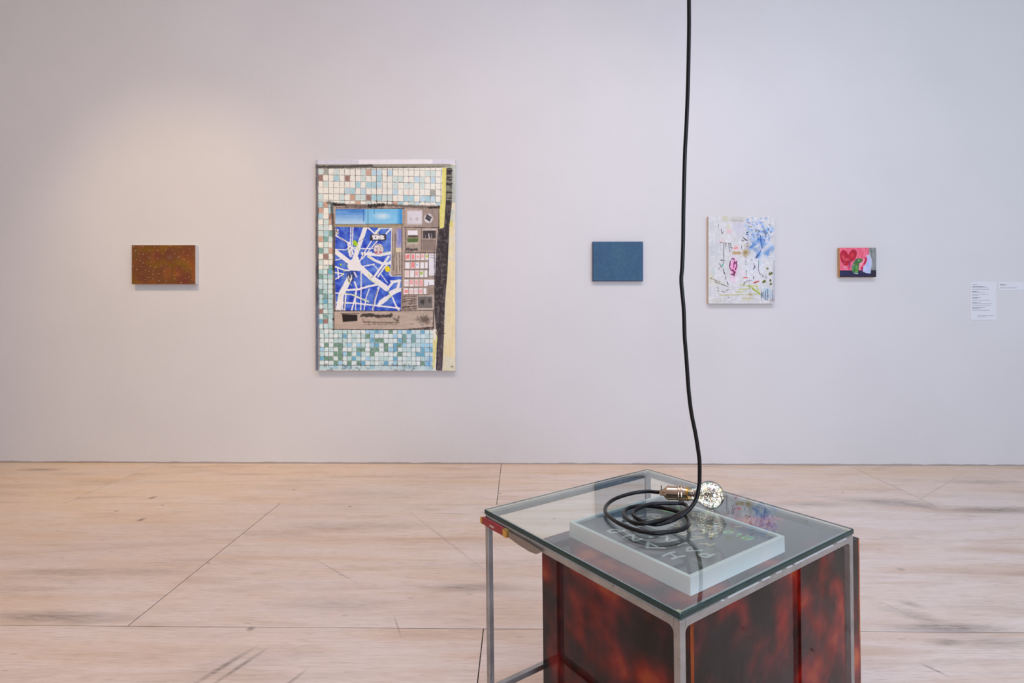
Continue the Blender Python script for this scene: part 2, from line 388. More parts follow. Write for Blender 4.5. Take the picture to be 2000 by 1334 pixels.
# ------------------------------------------------------------------ painting kit: colours laid on a fine mesh grid
class Canvas:
    """paints into an array; coordinates are canvas units (x right, y down)"""
    def __init__(s, w, h, res, seed=1):
        s.w, s.h = w, h; s.nx, s.ny = int(w * res) + 1, int(h * res) + 1
        s.X, s.Y = np.meshgrid(np.linspace(0, w, s.nx), np.linspace(0, h, s.ny))
        s.gain = 1.2
        s.C = np.zeros((s.ny, s.nx, 3)); s.px = w / (s.nx - 1); s.rng = np.random.default_rng(seed)
    def noise(s, sx, sy=None, octaves=3):
        sy = sy or sx; out = np.zeros_like(s.X); amp, tot = 1.0, 0
        for o in range(octaves):
            gx, gy = int(s.w / sx * 2 ** o) + 3, int(s.h / sy * 2 ** o) + 3
            g = s.rng.random((gy, gx)); fx = s.X / s.w * (gx - 2); fy = s.Y / s.h * (gy - 2)
            ix, iy = fx.astype(int), fy.astype(int); tx, ty = fx - ix, fy - iy; tx = tx * tx * (3 - 2 * tx); ty = ty * ty * (3 - 2 * ty)
            out += amp * ((g[iy, ix] * (1 - tx) + g[iy, ix + 1] * tx) * (1 - ty) + (g[iy + 1, ix] * (1 - tx) + g[iy + 1, ix + 1] * tx) * ty)
            tot += amp; amp *= 0.55
        return out / tot
    def lay(s, a, col):
        a = np.clip(a, 0, 1)[..., None]; s.C = s.C * (1 - a) + np.asarray(col, float) * a
    def win(s, x0, y0, x1, y1, pad):
        """index window around a shape, so that small marks stay cheap"""
        ix0 = max(0, int((min(x0, x1) - pad) / s.w * (s.nx - 1))); ix1 = min(s.nx, int((max(x0, x1) + pad) / s.w * (s.nx - 1)) + 2)
        iy0 = max(0, int((min(y0, y1) - pad) / s.h * (s.ny - 1))); iy1 = min(s.ny, int((max(y0, y1) + pad) / s.h * (s.ny - 1)) + 2)
        if ix1 <= ix0 or iy1 <= iy0: return None
        return (slice(iy0, iy1), slice(ix0, ix1))
    def put(s, w, a, col):
        a = np.clip(a, 0, 1)[..., None]; s.C[w] = s.C[w] * (1 - a) + np.asarray(col, float) * a
    def rect(s, x0, y0, x1, y1, col, a=1.0, soft=None):
        k = soft or s.px; w = s.win(x0, y0, x1, y1, k + 1)
        if w is None: return
        X, Y = s.X[w], s.Y[w]
        s.put(w, np.clip((X - x0) / k + .5, 0, 1) * np.clip((x1 - X) / k + .5, 0, 1) * np.clip((Y - y0) / k + .5, 0, 1) * np.clip((y1 - Y) / k + .5, 0, 1) * a, col)
    def poly(s, P, col, a=1.0, soft=None):
        P = np.asarray(P, float); k = soft or s.px; w = s.win(P[:, 0].min(), P[:, 1].min(), P[:, 0].max(), P[:, 1].max(), k + 1)
        if w is None: return
        X, Y = s.X[w], s.Y[w]; ins = np.zeros_like(X, bool); dist = np.full_like(X, 1e9)
        for (x0, y0), (x1, y1) in zip(P, np.roll(P, -1, 0)):
            if y0 != y1: ins ^= ((Y < y0) != (Y < y1)) & (X < (x1 - x0) * (Y - y0) / (y1 - y0) + x0)
            dist = np.minimum(dist, s.segd(X, Y, x0, y0, x1, y1))
        s.put(w, np.clip(np.where(ins, dist, -dist) / k + .5, 0, 1) * a, col)
    def segd(s, X, Y, x0, y0, x1, y1):
        dx, dy = x1 - x0, y1 - y0; L = dx * dx + dy * dy + 1e-12
        t = np.clip(((X - x0) * dx + (Y - y0) * dy) / L, 0, 1)
        return np.hypot(X - x0 - t * dx, Y - y0 - t * dy)
    def line(s, P, wd, col, a=1.0, soft=None, rough=0.0):
        k = soft or s.px; xs = [p[0] for p in P]; ys = [p[1] for p in P]
        w = s.win(min(xs), min(ys), max(xs), max(ys), wd / 2 + k + rough + 1)
        if w is None: return
        X, Y = s.X[w], s.Y[w]; d = np.full_like(X, 1e9)
        for p, q in zip(P[:-1], P[1:]): d = np.minimum(d, s.segd(X, Y, *p, *q))
        if rough: d = d + (s.rough()[w] - .5) * rough
        s.put(w, np.clip((wd / 2 - d) / k + .5, 0, 1) * a, col)
    def rough(s):
        if not hasattr(s, '_r'): s._r = s.noise(3.0, 3.0, 2)
        return s._r
    def blob(s, x, y, rx, ry, col, a=1.0, soft=.5, ang=0, rough=0.0):
        r = max(rx, ry) * (1.2 + rough); w = s.win(x - r, y - r, x + r, y + r, 1)
        if w is None: return
        c, n = math.cos(ang), math.sin(ang); X, Y = s.X[w] - x, s.Y[w] - y
        d = np.hypot((X * c + Y * n) / rx, (-X * n + Y * c) / ry)
        if rough: d = d + (s.rough()[w] - .5) * rough
        s.put(w, np.clip((1 - d) / soft + .5 * (soft < .3), 0, 1) * a, col)
    def object(s, name, mat, parent, size_x, size_z, extra=None):
        """front face grid in the local x-z plane at y = 0, origin at the centre"""
        nx, ny = s.nx, s.ny
        co = np.zeros((ny, nx, 3)); co[..., 0] = (s.X / s.w - .5) * size_x; co[..., 2] = (.5 - s.Y / s.h) * size_z
        if extra is not None: co = extra(co)
        idx = np.arange(nx * ny).reshape(ny, nx)
        F = np.stack([idx[:-1, :-1], idx[1:, :-1], idx[1:, 1:], idx[:-1, 1:]], -1).reshape(-1, 4)
        me = bpy.data.meshes.new(name); me.vertices.add(nx * ny); me.vertices.foreach_set('co', co.reshape(-1))
        me.loops.add(F.size); me.loops.foreach_set('vertex_index', F.reshape(-1).astype(np.int32))
        me.polygons.add(len(F)); me.polygons.foreach_set('loop_start', np.arange(0, F.size, 4, dtype=np.int32))
        me.update(calc_edges=True)
        at = me.color_attributes.new('paint', 'FLOAT_COLOR', 'POINT')
        at.data.foreach_set('color', np.concatenate([np.clip(s2l(np.clip(s.C, 0, 255)) * s.gain, 0, .93).reshape(-1, 3), np.ones((nx * ny, 1))], 1).reshape(-1).astype(np.float32))
        return link(name, me, mat, parent)

def hang(name, label, x0, x1, z0, z1, depth, side_mat, bevel=.0015):
    root = empty(name, ((x0 + x1) / 2, WALL_Y, z0)); tag(root, label, 'painting')
    hx, hz = (x1 - x0) / 2, z1 - z0
    from_bm('canvas_body', box_bm((-hx, -depth, 0), (hx, 0, hz), bevel), side_mat, root)
    return root, 2 * hx, hz

# ------------------------------------------------------------------ large painting: ticket machine in a tiled wall
def paint_machine():
    c = Canvas(273, 412, 1.55, 11); ox, oy = 616.5, 312.0
    R = random.Random(5)
    def A(zx, zy): return (600 + zx / 5.8 - ox, 300 + zy / 5.8 - oy)      # upper half tracing
    def B(zx, zy): return (600 + zx / 5.8 - ox, 510 + zy / 5.8 - oy)      # lower half tracing
    def Mp(zx, zy): return (640 + zx / 7.02 - ox, 430 + zy / 7.02 - oy)   # map tracing
    def Q(zx, zy): return (780 + zx / 5.56 - ox, 380 + zy / 5.56 - oy)    # keypad tracing
    def rc(f, x0, y0, x1, y1, col, a=1.0, soft=None): p, q = f(x0, y0), f(x1, y1); c.rect(*p, *q, col, a, soft)
    dark = (48, 42, 40); taupe = (176, 157, 142)
    n1 = c.noise(26, 26); n2 = c.noise(5, 5); nv = c.noise(2.2, 40); nh = c.noise(40, 2.2)
    c.C[:] = (226, 222, 208)
    # right hand side: cream and yellow ground
    c.rect(248, 8, 273, 412, (216, 208, 178)); c.lay((n1 > .5) * .6 * (c.X > 250), (222, 205, 150))
    c.lay(np.clip((c.X - 268) / 3, 0, 1) * .7, (214, 204, 200))
    rc(A, 1590, 140, 1690, 560, (150, 165, 160), .7, 2); rc(A, 1600, 640, 1670, 780, (170, 185, 175), .6, 4); rc(A, 1610, 760, 1650, 830, (205, 195, 90), .7, 3)
    rc(B, 1580, 0, 1680, 1240, (224, 206, 160), .75, 3); c.lay((nv > .55) * .35 * (c.X > 252), (232, 222, 190))
    c.rect(250, 385, 273, 412, (206, 208, 190), .6, 6)
    # tiles
    def tiles(x0, y0, x1, y1, sx, sy, pal, wts, slope=0.0, dx=0.0):
        c.rect(x0, y0, x1, y1, pal[0])
        j = 0; y = y0
        while y < y1 - 2:
            x = x0 + dx * j; i = 0
            while x < x1 - 1:
                col = R.choices(pal, wts)[0]; yy = y + slope * (x - x0); g = .6
                a = .9 if col != pal[0] else .4
                if x + sx > x0: c.poly([(max(x0, x + g + R.uniform(-.4, .4)), yy + g), (min(x1, x + sx - g + R.uniform(-.4, .4)), yy + g), (min(x1, x + sx - g), min(y1 + 2, yy + sy - g)), (max(x0, x + g), min(y1 + 2, yy + sy - g))], col, a)
                x += sx; i += 1
            y += sy; j += 1
        x = x0
        while x < x1 + 1:
            k = R.uniform(.35, .95); c.line([(x + R.uniform(-.5, .5), y0), (x + R.uniform(-.6, .6), (y0 + y1) / 2), (x + R.uniform(-.6, .6), y1)], R.uniform(.5, 1.0), dark, k, rough=.7); x += sx
        y = y0
        while y < y1 + 1:
            k = R.uniform(.35, .95); c.line([(x0, y), ((x0 + x1) / 2, y + slope * (x1 - x0) / 2 + R.uniform(-.5, .5)), (x1, y + slope * (x1 - x0))], R.uniform(.5, 1.0), dark, k, rough=.7); y += sy
    cream = (229, 225, 211); aq1 = (196, 213, 206); aq2 = (158, 198, 204); brn = (192, 152, 128); dbr = (142, 108, 98); gry = (150, 152, 142); lb = (178, 206, 216)
    tiles(4.5, 17, 247, 87, 10.45, 12.3, [cream, aq1, aq2, brn, dbr, gry, lb], [60, 20, 8, 4, 2, 2, 5], .022)
    tiles(4.5, 82, 35, 222, 10.4, 11.3, [cream, aq1, aq2, brn, dbr, (112, 160, 150)], [30, 28, 12, 7, 6, 8])
    tiles(5.5, 214, 35, 330, 9.3, 9.7, [(206, 221, 216), (170, 205, 202), (96, 165, 188), (118, 158, 146), (150, 110, 98), (186, 212, 214)], [26, 26, 12, 12, 2, 22])
    tiles(8, 331, 229, 407, 8.95, 8.8, [(208, 222, 219), (178, 208, 206), (96, 162, 190), (98, 138, 116), (150, 198, 222), (216, 228, 228)], [34, 22, 10, 13, 12, 10], .004)
    c.blob(190, 345, 36, 30, (150, 200, 228), .45, 1.2); c.blob(222, 398, 12, 26, (88, 146, 196), .6, 1.0)
    c.rect(8, 403, 228, 412, (176, 204, 208), .7, 3); c.lay(((n2 > .62) & (c.Y > 398) & (c.X < 200) & (c.X > 8)) * .5, (90, 96, 100))
    # edges
    c.rect(0, 0, 273, 9.5, (207, 204, 211)); c.rect(84, 0, 229, 9, (230, 224, 223), .9, 2); c.rect(0, 0, 4, 8, (140, 138, 142), .5, 3)
    c.poly([(0, 9), (120, 9.5), (260, 9), (268, 12), (255, 16), (130, 17), (0, 17)], (148, 144, 128)); c.line([(2, 14), (60, 14), (110, 12)], 4.5, (62, 56, 54), .85, 3, 2); c.line([(110, 15), (200, 15.5), (252, 15)], 1.2, dark, .8, 1.2, 1)
    c.rect(0, 9, 5, 412, (92, 90, 96), .9, 3); c.rect(0, 250, 7, 412, (96, 104, 122), .85, 4); c.lay((nv > .6) * (c.X < 6) * (c.Y > 10) * .7, (48, 46, 52))
    # machine body
    c.poly([(35, 86), (243, 90), (240, 333), (36, 332)], taupe); c.lay((nv - .45) * 2.2 * (c.X > 35) * (c.X < 242) * (c.Y > 88) * (c.Y < 332) * .6, (120, 104, 94))
    c.line([A(230, 560), A(420, 590), A(760, 600), A(860, 580), A(1120, 600), A(1500, 615)], 5, (88, 78, 70), .8, 3, 4)
    c.line([A(290, 575), A(430, 580)], 5, (34, 30, 28), .9, 2, 5); c.line([A(700, 590), A(870, 590)], 6, (40, 36, 32), .85, 2, 6); c.line([A(1380, 615), A(1500, 605)], 3, (34, 30, 28), .9, 1.5, 3); c.line([A(330, 615), A(1100, 625)], 1.2, dark, .9, 1, 1)
    c.line([A(280, 590), A(300, 900), A(305, 1330)], 4.5, (70, 62, 58), .85, 3, 2); c.line([B(300, 0), B(305, 770)], 2.5, (58, 50, 48), .85, 2, 1)
    c.line([A(1500, 600), A(1490, 860), A(1460, 1320)], 2.5, (60, 54, 50), .85, 2, 2)
    # blue header
    (x0, y0), (x1, y1) = A(322, 628), A(1080, 800)
    t = np.clip((c.Y - y0) / (y1 - y0), 0, 1); m = ((c.X > x0) & (c.X < x1) & (c.Y > y0) & (c.Y < y1)) * 1.0
    top = np.array((36, 104, 186.)); bot = np.array((186, 214, 232.))
    c.C = c.C * (1 - m[..., None]) + m[..., None] * (top * (1 - t[..., None] ** .8) + bot * t[..., None] ** .8)
    c.lay(m * (np.clip((c.X - A(640, 0)[0]) / 5, 0, 1)) * .85, (128, 194, 224)); c.blob(*A(850, 710), 20, 9, (226, 232, 236), .8, .9); c.lay(m * np.clip((c.X - A(1010, 0)[0]) / 10, 0, 1), (52, 142, 204))
    c.lay(m * (nh > .56) * .3 * (c.X < A(640, 0)[0]), (160, 196, 226)); c.line([A(640, 640), A(640, 770)], 1.6, (36, 96, 176), .8); c.line([A(690, 560), A(690, 860)], .8, dark, .8); c.line([A(760, 600), A(762, 680)], 1, (40, 90, 110), .8)
    c.line([A(320, 810), A(700, 828), A(1090, 812)], 2.6, (150, 140, 84), .8, 2, 1); c.line([A(320, 802), A(1090, 800)], .8, dark, .8); c.line([A(320, 836), A(960, 842)], 1, (90, 96, 50), .8)
    # street map
    P = [Mp(110, 95), Mp(880, 110), Mp(868, 770), Mp(1012, 770), Mp(1005, 1245), Mp(115, 1245), Mp(98, 700)]
    c.poly(P, (52, 84, 190))
    mask = np.zeros_like(c.X); keep = c.C.copy(); c.C[:] = 0; c.poly(P, (1, 1, 1)); mask = c.C[..., 0].copy(); base = keep
    c.C = base; n3 = c.noise(9, 9); n4 = c.noise(30, 30, 2)
    c.lay(mask * np.clip((n3 - .5) * 5, 0, 1) * .6, (104, 140, 212)); c.lay(mask * np.clip((.42 - n3) * 6, 0, 1) * .7, (30, 48, 160)); c.lay(mask * np.clip((n4 - .55) * 5, 0, 1) * .5, (110, 146, 206))
    for (bx, by, br) in [(560, 560, 90), (660, 660, 80), (460, 850, 80), (600, 1050, 90), (190, 340, 80), (200, 590, 70), (250, 170, 60), (800, 340, 60), (940, 900, 60), (420, 1040, 50)]: c.blob(*Mp(bx, by), br / 7.02, br / 6.0, (116, 150, 212), .65, 1.0, .4)
    pre = c.C.copy(); wh = (231, 225, 222)
    def st(w, *pts, col=wh, a=1.0, rough=1.0): c.line([Mp(*p) for p in pts], w, col, a, rough=rough)
    st(8.5, (520, 100), (440, 330), (360, 560)); st(11, (340, 600), (460, 660), (600, 790), (760, 900), (810, 940)); st(9, (105, 430), (250, 540), (340, 610))
    c.poly([Mp(*p) for p in [(290, 560), (420, 500), (470, 640), (440, 700), (300, 690), (270, 640)]], wh)
    st(11, (300, 800), (250, 900), (190, 1010), (150, 1240)); st(3, (560, 110), (650, 190), (700, 200)); st(4.5, (720, 110), (660, 180)); st(3, (870, 120), (800, 190))
    st(2.2, (320, 100), (310, 500)); st(2.0, (350, 100), (330, 500)); st(3, (110, 210), (280, 310), (300, 480)); st(2, (110, 400), (240, 410), (300, 380)); st(2, (300, 370), (480, 395), (620, 390))
    st(2.5, (600, 290), (520, 420), (440, 570)); st(2, (680, 290), (560, 430), (470, 540)); st(6, (480, 460), (600, 470), (720, 480), (860, 450)); st(4.5, (840, 500), (740, 640), (640, 780)); st(3, (870, 560), (780, 650), (690, 780))
    st(5, (560, 500), (660, 560), (760, 600), (870, 590)); st(2.4, (470, 640), (640, 605)); st(2, (630, 610), (700, 690)); st(3, (105, 640), (240, 690), (300, 690)); st(2.6, (105, 720), (220, 740)); st(2.4, (110, 810), (220, 740)); st(2.4, (140, 650), (150, 800))
    st(6.5, (700, 1170), (790, 1090), (900, 1000), (1010, 950)); st(9, (730, 1130), (800, 1080)); st(4, (270, 960), (430, 950), (560, 910), (700, 880)); st(3, (870, 840), (1000, 830)); st(5, (830, 930), (900, 850), (990, 830), (960, 940), (860, 990))
    st(2.2, (460, 700), (460, 900), (455, 1240)); st(3, (370, 850), (400, 930), (380, 1060), (330, 1240)); st(2, (570, 950), (530, 1060), (500, 1240)); st(3.4, (700, 930), (660, 1060), (620, 1240)); st(3, (250, 1030), (230, 1240)); st(2, (210, 1060), (205, 1240)); st(3, (110, 1130), (380, 1140), (640, 1170), (990, 1210)); st(2.6, (170, 1010), (330, 1020), (560, 1120)); st(3, (890, 1060), (930, 1160), (980, 1240)); st(2, (730, 740), (820, 860)); st(2.4, (110, 1000), (200, 1010)); st(2, (110, 550), (190, 530)); st(3, (720, 110), (860, 112)); st(2, (820, 650), (860, 760)); st(2, (380, 1000), (385, 1240))
    for q in [((250, 880), (330, 760)), ((300, 310), (350, 470)), ((350, 390), (380, 420)), ((550, 450), (600, 440)), ((390, 1050), (460, 1080))]: st(3.0, *q)
    # crisper dark and violet accents
    for q in [((690, 950), (640, 1100), (625, 1230)), ((520, 240), (440, 290)), ((500, 420), (490, 500)), ((320, 470), (325, 430)), ((150, 230), (260, 310)), ((600, 790), (630, 760)), ((230, 1080), (225, 1220))]: st(.9, *q, col=(54, 40, 70), a=.85)
    for q in [((250, 710), (400, 705)), ((265, 720), (290, 840), (305, 850)), ((290, 720), (305, 840)), ((300, 720), (310, 800), (330, 720)), ((340, 720), (345, 800), (320, 860)), ((360, 715), (352, 830)), ((380, 710), (375, 770))]: st(1.1, *q, col=(40, 34, 38))
    st(3.5, (370, 720), (400, 780), col=(196, 200, 220)); c.blob(*Mp(310, 385), 1.2, 1.8, (70, 40, 130), .9, .3)
    yg = (160, 196, 40); c.blob(*Mp(380, 320), 4.2, 6.4, yg, 1, .25, -.5); st(.8, (410, 370), (430, 420), col=yg)
    for q in [((230, 680), (205, 760), (230, 800)), ((170, 610), (200, 620)), ((270, 820), (330, 900)), ((240, 1000), (400, 1040), (570, 1130)), ((560, 740), (600, 830), (700, 880)), ((820, 950), (860, 1040), (830, 1090)), ((290, 380), (280, 440)), ((560, 500), (620, 540)), ((200, 1010), (150, 1060)), ((720, 110), (680, 190)), ((740, 470), (840, 440)), ((230, 590), (280, 640))]: st(1.0, *q, col=(176, 204, 70), a=.9)
    c.blob(*Mp(182, 612), 2, 2.4, yg, 1, .3); c.blob(*Mp(822, 672), 5.0, 6.2, (226, 204, 40), 1, .2); st(1, (855, 640), (860, 720), col=(190, 190, 40))
    c.poly([Mp(*p) for p in [(582, 200), (800, 195), (805, 270), (790, 285), (580, 282)]], (52, 44, 46)); 
    for q in [((615, 225), (625, 212), (628, 262)), ((645, 215), (645, 260), (675, 260), (675, 215), (645, 215)), ((690, 262), (692, 215), (718, 260), (720, 215)), ((738, 215), (740, 262)), ((738, 215), (770, 225), (745, 240), (775, 255), (740, 262))]: st(2.4, *q, col=(232, 228, 226), rough=.3)
    c.blob(*Mp(700, 400), 10, 10.6, (222, 212, 206), 1, .12); c.blob(*Mp(670, 445), 3.6, 3, (170, 60, 92), .85, .6); c.blob(*Mp(725, 440), 4, 3, (178, 66, 96), .8, .6)
    for q in [((640, 350), (700, 335), (760, 370), (765, 430), (720, 465), (660, 470), (635, 420), (640, 350)), ((690, 370), (690, 420)), ((710, 360), (730, 410)), ((665, 380), (680, 430))]: st(.9, *q, col=(86, 76, 76), a=.8)
    c.poly([Mp(*p) for p in [(110, 120), (150, 125), (155, 195), (112, 205)]], (226, 220, 216)); st(1.2, (125, 130), (120, 160), (145, 160), (145, 190), col=(60, 48, 44)); st(1, (120, 190), (150, 150), col=(90, 60, 40))
    c.C = pre * (1 - mask[..., None]) + c.C * mask[..., None]
    c.C = np.where(mask[..., None] > 0, c.C, keep)
    c.line([Mp(98, 100), Mp(95, 1240), Mp(1010, 1248)], 1.0, dark, .7, rough=.8); c.line([Mp(878, 110), Mp(868, 770), Mp(1012, 768)], 1.6, (228, 222, 218), .9)
    # pillar beside the map
    rc(Mp, 945, 125, 1015, 390, (118, 128, 204), .85, 3); rc(Mp, 920, 380, 1010, 440, (222, 206, 158), .9, 2); c.lay((c.noise(2, 30) > .55) * (c.X > Mp(885, 0)[0]) * (c.X < Mp(1010, 0)[0]) * (c.Y > Mp(0, 130)[1]) * (c.Y < Mp(0, 755)[1]) * .4, (214, 200, 190))
    for q in [((915, 180), (905, 690)), ((950, 450), (945, 720)), ((985, 440), (990, 740)), ((890, 150), (885, 750)), ((935, 180), (925, 500))]: c.line([Mp(*p) for p in q], 1.0, (70, 62, 54), .8, rough=1)
    c.line([Mp(885, 758), Mp(1012, 752)], 1.2, dark, .8, rough=1); c.line([Mp(1020, 60), Mp(1022, 1240)], 1.6, (70, 62, 58), .7, 1.5, 1)
    # instrument panel
    rc(Q, 85, 178, 250, 325, (214, 208, 212), .95, 4); c.blob(*Q(125, 268), 4, 4, (190, 184, 186), .8, .5); c.blob(*Q(192, 268), 4.4, 4.6, (178, 172, 174), .8, .5)
    rc(Q, 268, 160, 435, 355, (138, 122, 112), .6, 6); c.blob(*Q(318, 262), 10, 10.5, (222, 218, 220), .95, .35); c.poly([Q(300, 215), Q(355, 250), Q(330, 300), Q(280, 265)], (66, 62, 66)); c.line([Q(310, 245), Q(340, 265)], .8, (180, 178, 180), .7)
    c.line([Q(50, 358), Q(440, 362)], 1.2, dark, .8, rough=1); c.line([Q(262, 160), Q(255, 350)], 1.0, (84, 74, 68), .7)
    c.line([Q(68, 370), Q(72, 620)], 1.6, (80, 70, 64), .8, 1, 1); c.line([Q(245, 370), Q(240, 620)], 1.2, (84, 74, 68), .8, 1, 1)
    rc(Q, 92, 393, 200, 442, (232, 228, 228)); rc(Q, 95, 448, 205, 468, (60, 54, 50), .8, 2); c.poly([Q(82, 478), Q(208, 476), Q(200, 520), Q(95, 528)], (84, 108, 56)); rc(Q, 90, 520, 200, 545, (206, 200, 184), .6, 2)
    c.line([Q(85, 590), Q(120, 606), Q(190, 598)], 4.5, (62, 56, 56), .8, 2, 4); rc(Q, 258, 395, 395, 478, (54, 48, 48), .9, 2); c.line([Q(322, 430), Q(325, 475)], 2.2, (206, 202, 204), .9, rough=1); c.line([Q(350, 425), Q(352, 478)], 1.2, (190, 186, 190), .8, rough=1); c.line([Q(285, 440), Q(283, 475)], 1, (150, 146, 148), .8)
    c.line([Q(250, 388), Q(405, 385)], 1.4, (214, 210, 210), .8, rough=1); rc(Q, 250, 500, 388, 615, (134, 116, 106), .9, 2); c.line([Q(248, 495), Q(392, 498), Q(386, 620)], 1, dark, .7, rough=1); c.line([Q(60, 630), Q(405, 632)], 1.6, (64, 56, 52), .8, 1, 1)
    # keypad
    pk = [(232, 228, 226), (238, 158, 152), (240, 120, 116), (236, 196, 190)]
    cols = [(70, 118), (128, 172), (182, 222), (234, 272), (284, 314)]; rws = [(645, 714), (738, 806), (826, 900), (925, 998), (1018, 1082)]
    rowp = [[2, 2, 1, 1, 0], [0, 2, 0, 0, 0], [3, 0, 1, 0, 0], [3, 1, 1, 1, 0], [2, 3, 3, 1, 0]]
    rc(Q, 55, 635, 385, 1095, (160, 142, 128), .7)
    for j, (ya, yb) in enumerate(rws):
        for i, (xa, xb) in enumerate(cols):
            k = j * -5
            rc(Q, xa + k, ya, xb + k, yb, pk[0]); 
            if rowp[j][i]: rc(Q, xa + k + R.uniform(0, 8), ya + R.uniform(0, 20), xb + k - R.uniform(0, 8), yb - R.uniform(0, 24), pk[rowp[j][i]], .85, 2)
        c.line([Q(52, yb + 12), Q(320, yb + 6)], 1.4, (110, 94, 84), .8, 1, 1)
    c.blob(*Q(300, 672), 2.8, 3.6, (176, 196, 70), .9, .4); c.blob(*Q(240, 855), 3.2, 4.4, (140, 180, 50), .9, .4); c.blob(*Q(192, 766), 1.6, 1.8, (96, 134, 200), .9, .4); c.blob(*Q(98, 660), 4, 2.4, (232, 96, 92), .8, .6)
    rc(Q, 322, 645, 402, 885, (220, 217, 220)); c.line([Q(330, 660), Q(385, 664)], .9, (120, 116, 116), .8); c.line([Q(330, 685), Q(385, 690)], .9, (120, 116, 116), .8); c.line([Q(318, 645), Q(315, 885), Q(398, 888)], .9, dark, .7, rough=.6)
    rc(Q, 276, 925, 380, 992, (230, 227, 228)); c.line([Q(318, 960), Q(320, 990), Q(375, 988)], 1.2, (60, 54, 54), .8, rough=.6); rc(Q, 315, 1015, 375, 1085, (140, 122, 110), .6, 3)
    for k in range(9): c.line([Q(40, 1108 + k * 17), Q(110, 1112 + k * 17 + R.uniform(-8, 8)), Q(186, 1106 + k * 17 + R.uniform(-6, 6))], R.uniform(.6, 2), (58, 50, 46), .8, rough=1.2)
    rc(Q, 198, 1108, 362, 1235, (110, 104, 98), .95); c.blob(*Q(255, 1165), 6, 6.5, (50, 46, 46), .8, .6, rough=.8); c.blob(*Q(330, 1150), 4, 7, (64, 58, 58), .7, .8); c.line([Q(196, 1105), Q(365, 1103), Q(362, 1238), Q(200, 1240), Q(196, 1105)], 1.2, (196, 190, 184), .8); c.line([Q(380, 640), Q(385, 1260)], 1.4, dark, .7, 1, 1)
    # base plate
    (x0, y0), (x1, y1) = B(310, 570), B(1430, 775); c.rect(x0, y0, x1, y1, (186, 168, 152)); c.lay((nh > .52) * .35 * (c.X > x0) * (c.X < x1) * (c.Y > y0) * (c.Y < y1), (158, 140, 126))
    c.poly([B(395, 600), B(570, 610), B(570, 680), B(405, 690)], (36, 28, 26)); c.rect(*B(380, 590), *B(590, 600), dark, .6, 1)
    c.line([B(620, 620), B(700, 610), B(830, 630), B(960, 615)], 6, (56, 48, 42), .9, 2, 5); c.line([B(630, 650), B(640, 690), B(1020, 700), B(1040, 620)], 2.2, (84, 70, 60), .75, 2, 3); c.line([B(650, 720), B(1010, 715)], 1.6, (110, 92, 80), .7, 2, 3); c.line([B(980, 650), B(1040, 690)], 3, (60, 50, 44), .7, 2, 4)
    c.blob(*B(1330, 660), 17, 12, (86, 74, 62), .8, .8, rough=.9); c.blob(*B(1180, 715), 6, 1.6, (96, 84, 74), .7, .8); c.line([B(1160, 775), B(1420, 755)], 3, (54, 46, 42), .8, 2, 3)
    c.line([B(300, 775), B(860, 778), B(1430, 772)], 1.2, dark, .9, rough=.8); c.line([B(310, 568), B(1430, 562)], 1, dark, .8, rough=.8); c.line([B(1432, 570), B(1428, 780)], 2, dark, .8, 1, 1); c.blob(*B(295, 660), 1.4, 3, dark, 1, .4); c.blob(*B(295, 778), 2, 1.4, dark, 1, .4)
    # drain pipe and its shadow
    c.poly([A(1530, 170), A(1578, 170), A(1570, 520), A(1550, 850), A(1500, 860), A(1498, 640), A(1525, 500)], (214, 204, 112)); c.lay((nv > .58) * .5 * (c.X > 246) * (c.X < 256) * (c.Y < 135) * (c.Y > 20), (228, 220, 160))
    pipe = [A(1578, 165), A(1640, 165), A(1640, 560), A(1610, 830), A(1590, 1330), B(1580, 240), B(1560, 480), B(1550, 830), B(1530, 1240), B(1465, 1240), B(1470, 830), B(1440, 560), B(1455, 0), A(1460, 1100), A(1490, 860), A(1550, 840), A(1570, 560)]
    c.poly(pipe, (54, 47, 48)); inside = np.zeros_like(c.X); k2 = c.C.copy(); c.C[:] = 0; c.poly(pipe, (1, 1, 1)); inside = c.C[..., 0].copy(); c.C = k2
    c.lay(inside * np.clip((c.noise(4, 4) - .55) * 7, 0, 1) * .6, (120, 110, 104)); c.lay(inside * (c.Y < 80) * (c.noise(20, 4) > .5) * .7, (150, 152, 128)); c.lay(inside * (c.noise(3, 40) > .62) * .5, (104, 96, 94)); c.lay(inside * np.clip((c.Y - 330) / 20, 0, 1) * .35, (110, 98, 104))
    for yy in (190, 270, 350, 440): c.line([A(1585, yy), A(1640, yy + R.uniform(-10, 10))], 2.4, (30, 26, 26), .8, 1, 1.5)
    c.poly([B(1430, 780), B(1470, 790), B(1480, 860), B(1440, 1220), B(1420, 1200), B(1425, 900)], (216, 206, 140)); c.poly([B(1430, 770), B(1465, 775), B(1455, 900), B(1430, 880)], (226, 220, 204)); c.line([B(1460, 800), B(1480, 860), B(1470, 1000), B(1465, 1230)], 1.6, (44, 38, 38), .9, rough=1); c.line([B(1480, 830), B(1560, 820)], 1.6, (40, 34, 34), .9, rough=1)
    c.line([B(1640, 1180), B(1645, 1215)], .8, dark, .7); c.line([B(1625, 1198), B(1665, 1196)], .8, dark, .7)
    c.C += (c.rng.random(c.X.shape)[..., None] - .5) * 7 + (n2[..., None] - .5) * 14
    return c

root, W, H = hang('painting', 'large painting of a ticket machine set in a wall of small tiles', -1.432, -0.446, 0.6646, 2.149, .035, M_CANVAS)
o = paint_machine().object('painted_face', M_PAINT, root, W, H); o.location = (0, -.0362, H / 2)

